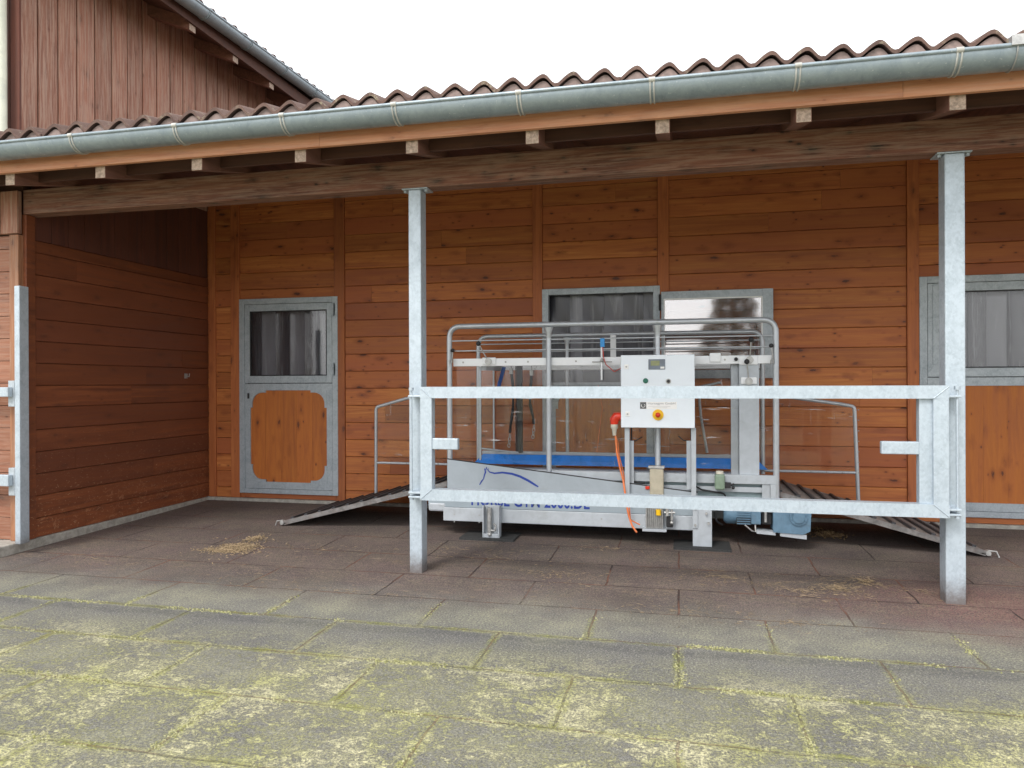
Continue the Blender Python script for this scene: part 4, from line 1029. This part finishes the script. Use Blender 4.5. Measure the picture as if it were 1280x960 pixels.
# ramps
def ramp(xt, xh, zt, zh, name):
    sg = 1 if xh > xt else -1; y0, y1 = 7.02, 8.16
    d = Vector((xh-xt, 0, zh-zt)); Ln = d.length; d.normalize(); n = Vector((-d.z*sg, 0, d.x*sg)); n = n if n.z > 0 else -n
    o0 = Vector((xt, 0, zt))
    def pr(mb, s0, s1, h0, h1, ya, yb):
        q = [o0+d*s0+n*h0, o0+d*s1+n*h0, o0+d*s1+n*h1, o0+d*s0+n*h1]; mb.prism([(a.x, a.z) for a in q], ya, yb, 'y')
    m = MB(); pr(m, .06, Ln, -.02, .0, y0+.03, y1-.03); rp_ = part(m, name, 'ramp')
    m = MB(); pr(m, .04, Ln, -.04, .006, y0, y0+.028); pr(m, .04, Ln, -.04, .006, y1-.028, y1); 
    pr(m, .0, .08, -.03, -.021, y0, y1)
    m.build('side_channel', 'rampedge', rp_, .004)
    q = o0+d*.03-n*.01
    m = MB(); m.cyl((q.x, y1-.04, q.z), (q.x, y1+.012, q.z), .022, 14); m.build('ramp_roller', 'castalu', rp_)
    m = MB(); m.cyl((q.x, y0-.012, q.z), (q.x, y0+.04, q.z), .022, 14)
    e = o0-d*.04; m.tube([(q.x, y0+.02, q.z+.02), (e.x, y0+.02, q.z+.012), (e.x-sg*.03, y0+.02, .01)], .008, 8); m.build('ramp_roller', 'castalu', rp_)
    s0 = .12; k = 0
    while s0 < Ln-.05:
        m = MB(); pr(m, s0, s0+.035, .0005, .024, y0+.032, y1-.032); m.build('cleat', 'cleat', rp_, .004); s0 += .165
    return rp_
tag(ramp(-4.18, XL0+.04, .075, .575, 'ramp'), 'left ramp'); tag(ramp(2.62, XR0-.02, .075, .56, 'ramp'), 'right ramp')
# guard frames over the ramps
def guard(uv, zl, name='ramp_guard'):
    y = 7.95; pts = [PY(u, v, y) for u, v in uv]
    m = MB(); m.tube(fillet(pts, .05, 4), .019, 10)
    a = pts[0]; lo = pts[0]; e = pts[-1]
    m.tube([(lo.x, y, zl), (e.x, y, zl)], .014, 8); o = part(m, name, 'tube')
    m = MB(); q = [(p.x, p.z) for p in pts]; q.append((e.x, zl-.2)); m.prism([(a_.x, a_.z) for a_ in pts[1:]]+[(e.x, zl), (pts[0].x, zl)], y-.003, y+.002, 'y'); m.build('plexiglass', 'plexi', o)
    m = MB()
    for k in range(7):
        t_ = k/6; 
        m.ball((lo.x, y-.016, zl+(pts[1].z-zl)*t_*.95), .008, 6)
        m.ball((lo.x+(e.x-lo.x)*t_, y-.012, zl), .008, 6)
    m.build('screw', 'castalu', o)
guard([(470, 622), (470, 509), (508, 498), (588, 487)], .628)
guard([(1073, 628), (1068, 508), (1050, 505), (985, 496), (955, 492)], .635)

# ------------------------------------------------------------------ loose things around the treadmill
def pad(u0, u1, v, label):
    x0, x1 = PZ(u0, v).x, PZ(u1, v).x
    o = thing('rubber_pad', label, 'pad', group='rubber pads under the treadmill feet', loc=((x0+x1)/2, 6.95, 0))
    m = MB(); m.prism([(x0, 6.78), (x1, 6.78), (x1, 7.14), (x0, 7.14)], .025, .052, 'z'); m.build('rubber_slab', 'pad', o, .006)
pad(580, 650, 674, 'black rubber pad under the left front foot of the treadmill')
pad(842, 912, 686, 'black rubber pad under the wide right front foot of the treadmill')
# power plug with its orange cable
cbl = thing('power_cable', 'orange power cable with red plug hanging from the left side of the control cabinet', 'cable', loc=(cx0, 6.85, 0))
py_ = 6.86
pc = PY(769.5, 523, py_)
m = MB(); m.tube([(cx0-.001, py_, pc.z+.02), (pc.x+.005, py_, pc.z+.015), (pc.x-.012, py_, pc.z-.01), (pc.x-.012, py_, pc.z-.055)], [.036, .045, .044, .036], 18); m.build('plug_socket', 'red', cbl)
m = MB(); m.tube([(pc.x-.012, py_, pc.z-.056), (pc.x-.012, py_, pc.z-.09), (pc.x-.012, py_, pc.z-.10), (pc.x-.012, py_, pc.z-.16)], [.035, .034, .024, .015], 16); m.build('plug', 'cream', cbl)
q = [PY(u, v, 6.84) for u, v in ((769.5, 545), (771, 565), (775, 585), (779, 600))]+[PY(781, 614, 6.80), PY(783, 630, 6.80), PY(786, 645, 6.80), PY(790, 657, 6.78), PY(796, 665.5, 6.74)]
m = MB(); m.tube(fillet(q, .03, 3), .009, 8); m.build('cord', 'orange', cbl)
q = [PY(769.5, 545, 6.85), PY(772.5, 553, 6.9), PY(774, 570, 6.9), PY(779, 590, 6.88), PY(786, 628, 6.84), PY(788, 650, 6.84), PY(800, 656, 6.85)]
m = MB(); m.tube(fillet(q, .03, 3), .006, 8); m.build('second_cord', 'orange', cbl)
# lead ropes and strap hanging inside
def rope(uvs, y, label, clip, r=.014, mat='black', group='lead ropes hanging inside the treadmill', name='lead_rope', cat='rope'):
    pts = [PY(u, v, y) for u, v in uvs]; o = thing(name, label, cat, group=group, loc=pts[0])
    m = MB(); pp = fillet(pts, .04, 5); m.tube(pp, [r*(1+.18*math.sin(i*1.7)) for i in range(len(pp))], 8); m.build('cord', mat, o)
    m = MB(); p = pts[0]; m.box(p.x-.018, p.x+.018, y-.02, y+.02, p.z-.03, p.z+.03); m.tube([(p.x, y, p.z+.02), (p.x, y, 1.745)], .008, 6); m.build('hook', 'castalu', o, .004)
    if clip:
        m = MB(); e = pts[-1]
        for k in range(4): c_ = Vector((e.x-.004*k, y, e.z-.03-.034*k)); m.tube([c_+Vector((.013*math.cos(t_)*(1 if k % 2 else .4), .012*math.cos(t_)*(0 if k % 2 else 1), .021*math.sin(t_))) for t_ in [j*PI/5 for j in range(11)]], .0045, 6, cap=False)
        m.build('snap_clip', 'castalu', o)
rope([(639, 464), (641.5, 485), (641.5, 510), (638.5, 530), (637.5, 541)], 7.4, 'longer black lead rope hanging left of the padded pole, with a chain clip', True)
rope([(664.5, 466), (663, 485), (662.5, 505), (666, 520), (667.5, 530)], 7.4, 'shorter black lead rope hanging right of the padded pole, with a chain clip', True)
m = MB(); sp0 = [PY(u, v, 7.3) for u, v in ((630, 459), (627, 470), (624, 480), (622.5, 496))]
for i in range(3):
    a, b = sp0[i], sp0[i+1]; m.add([(a.x-.02, 7.3, a.z), (a.x+.02, 7.3, a.z), (b.x+.02, 7.3, b.z), (b.x-.02, 7.3, b.z), (a.x-.02, 7.306, a.z), (a.x+.02, 7.306, a.z), (b.x+.02, 7.306, b.z), (b.x-.02, 7.306, b.z)], [(0, 1, 2, 3), (7, 6, 5, 4), (0, 3, 7, 4), (1, 5, 6, 2)])
tag(m.build('webbing_strap', 'strap'), 'blue webbing strap hanging from the rail near the left end of the treadmill', 'strap')

# ------------------------------------------------------------------ straw, litter, moss
def scatter(name, label, cat, mat, spots, ln, wd, h, seed, dens=1):
    rs = random.Random(seed); m = MB()
    for (cx, cy_, rx, ry, n, hh) in spots:
        for _ in range(int(n*dens)):
            a = rs.random()*2*PI; q = abs(rs.gauss(0, .5)); x = cx+rx*q*math.cos(a)+rs.gauss(0, rx*.08); y = cy_+ry*q*math.sin(a)+rs.gauss(0, ry*.08)
            z = gz_(y)+.003+hh*max(0, 1-q)*rs.random()
            l = ln*(.4+rs.random())/2; t = rs.random()*PI; dx, dy = math.cos(t)*l, math.sin(t)*l; w_ = wd*(.6+.8*rs.random())
            nx, ny = -math.sin(t)*w_, math.cos(t)*w_; dz = (rs.random()-.5)*h
            m.cur = rs.random()
            m.add([(x-dx-nx, y-dy-ny, z), (x+dx-nx, y+dy-ny, z+dz+abs(dz)), (x+dx+nx, y+dy+ny, z+dz+abs(dz)), (x-dx+nx, y-dy+ny, z), (x, y, z+w_*1.4+abs(dz))], [(0, 1, 4), (1, 2, 4), (2, 3, 4), (3, 0, 4)])
    return tag(m.build(name, mat), label, cat, kind='stuff')
def S(u, v, rx, ry, n, hh=.012): p = PZ(u, v); return (p.x, p.y, rx, ry, n, hh)
scatter('straw_pile', 'small heap of golden straw and shavings on the dark floor in front of the door', 'straw', 'straw',
        [S(296, 688, .22, .20, 1500, .03), S(278, 691, .26, .08, 500, .012), S(318, 677, .12, .2, 300, .015), S(300, 686, .5, .4, 200, .004)], .026, .0022, .010, 3)
spots = [S(1050, 738, .30, .35, 700), S(1080, 730, .14, .18, 500), S(1000, 742, .45, .3, 400), S(700, 720, .5, .5, 400), S(900, 725, .8, .4, 600), S(620, 700, .6, .5, 300), S(560, 690, .5, .3, 160),
         S(1150, 742, .5, .3, 120), S(400, 690, .9, .5, 260), S(760, 690, .9, .3, 300), S(990, 780, .6, .2, 200), S(120, 700, .8, .4, 160), S(320, 720, 1.2, .5, 160), S(430, 740, 1.4, .2, 200), S(870, 765, 1.2, .25, 260)]
scatter('straw_litter', 'loose straw stalks scattered over the rubber paving around the posts', 'straw', 'straw', spots, .042, .0009, .003, 5, .38)
scatter('dung_crumbs', 'brown crumbs on the floor beneath the blue motor', 'crumbs', 'dung', [S(1035, 675, .16, .14, 500, .03), S(1015, 668, .2, .1, 160, .01)], .03, .006, .01, 8)

# ------------------------------------------------------------------ conifer across the yard, seen mirrored in the open leaf's pane
def mirror(u, v, y, pane=8.237):
    p = PY(u, v, pane); d = ray(u, v); t = (pane-y)/d.y
    return Vector((p.x+d.x*t, y, p.z+d.z*t))
ty = -13.
ap = mirror(917, 330, ty); tree = thing('conifer_tree', 'broad dark green conifer seen mirrored in the pane of the open door leaf', 'tree', loc=(ap.x, ty, 0))
m = MB(); m.tube([(ap.x, ty, 0), (ap.x+.05, ty, ap.z*.5), (ap.x, ty, ap.z)], [.2, .12, .02], 10); m.build('trunk', 'bark', tree)
m = MB(); rs = random.Random(4)
hw_ = (mirror(968, 440, ty)-mirror(917, 440, ty)).x; hz_ = ap.z-mirror(917, 440, ty).z
for _ in range(5200):
    h = .4+(ap.z-.4)*rs.random()**1.5; rad = max(.1, (ap.z-h)/hz_*hw_); rad = min(rad, 3.6)
    q = rad*(.55+.5*rs.random())*(1+.12*math.sin(h*7)); a = rs.random()*2*PI
    c = Vector((ap.x+q*math.cos(a), ty+q*math.sin(a), h-.12*q)); l = .16+.14*rs.random(); m.cur = rs.random()
    out_ = Vector((math.cos(a), math.sin(a), -.35+rs.random()*.5)).normalized(); sd_ = out_.cross(Vector((0, 0, 1))).normalized()
    for k in (-1, 0, 1):
        d = (out_+sd_*k*.8).normalized()*l; n = d.cross(Vector((rs.random()-.5, rs.random()-.5, 1))).normalized()*.045
        m.add([c-n, c+d*.6-n*1.3, c+d, c+d*.6+n*1.3, c+n], [(0, 1, 2, 3, 4)])
m.build('crown', 'leaf', tree)

rs = random.Random(21); m = MB()
def tuft(x, y, k):
    for _ in range(k):
        a = rs.random()*2*PI; l = .003+.006*rs.random(); dx, dy = math.cos(a)*l, math.sin(a)*l; m.cur = rs.random(); hh = .002+.006*rs.random()
        qx, qy = x+rs.gauss(0, .016), y+rs.gauss(0, .016)
        m.add([(qx-dx, qy-dy, .0005), (qx+dy*.7, qy-dx*.7, .0005), (qx+dx, qy+dy, .0005), (qx-dy*.7, qy+dx*.7, .0005), (qx, qy, hh)], [(0, 1, 4), (1, 2, 4), (2, 3, 4), (3, 0, 4)])
for row in range(-4, 2):
    yl = 3.805+.585*row; x = -7.
    while x < 5:
        nv = noise.noise(Vector((x*1.7, yl*3, 0)))+.5*noise.noise(Vector((x*6, yl*9, 3)))
        if nv > (-.05 if row < 1 else .15) and rs.random() < .35+nv*1.6: tuft(x, yl+rs.gauss(0, .010)+.008*math.sin(x*5+row), 2 if nv < .25 else 5)
        x += .013
    xo = (-.01 if row % 2 == 0 else -.01+.545); k = -6
    while k < 6:
        xx = xo+k*1.09; t = 0
        while t < .585:
            nv = noise.noise(Vector((xx*3, (yl+t)*2.2, 7)))
            if nv > 0 and yl+t < 4.9 and rs.random() < .3+nv*1.5: tuft(xx+rs.gauss(0, .01)+.006*math.sin(t*20+k), yl+t, 5 if t < .3 else 2)
            t += .013
        k += 1
tag(m.build('joint_moss', 'moss'), 'yellow-green moss growing along the joints of the rubber paving', 'moss', kind='stuff')
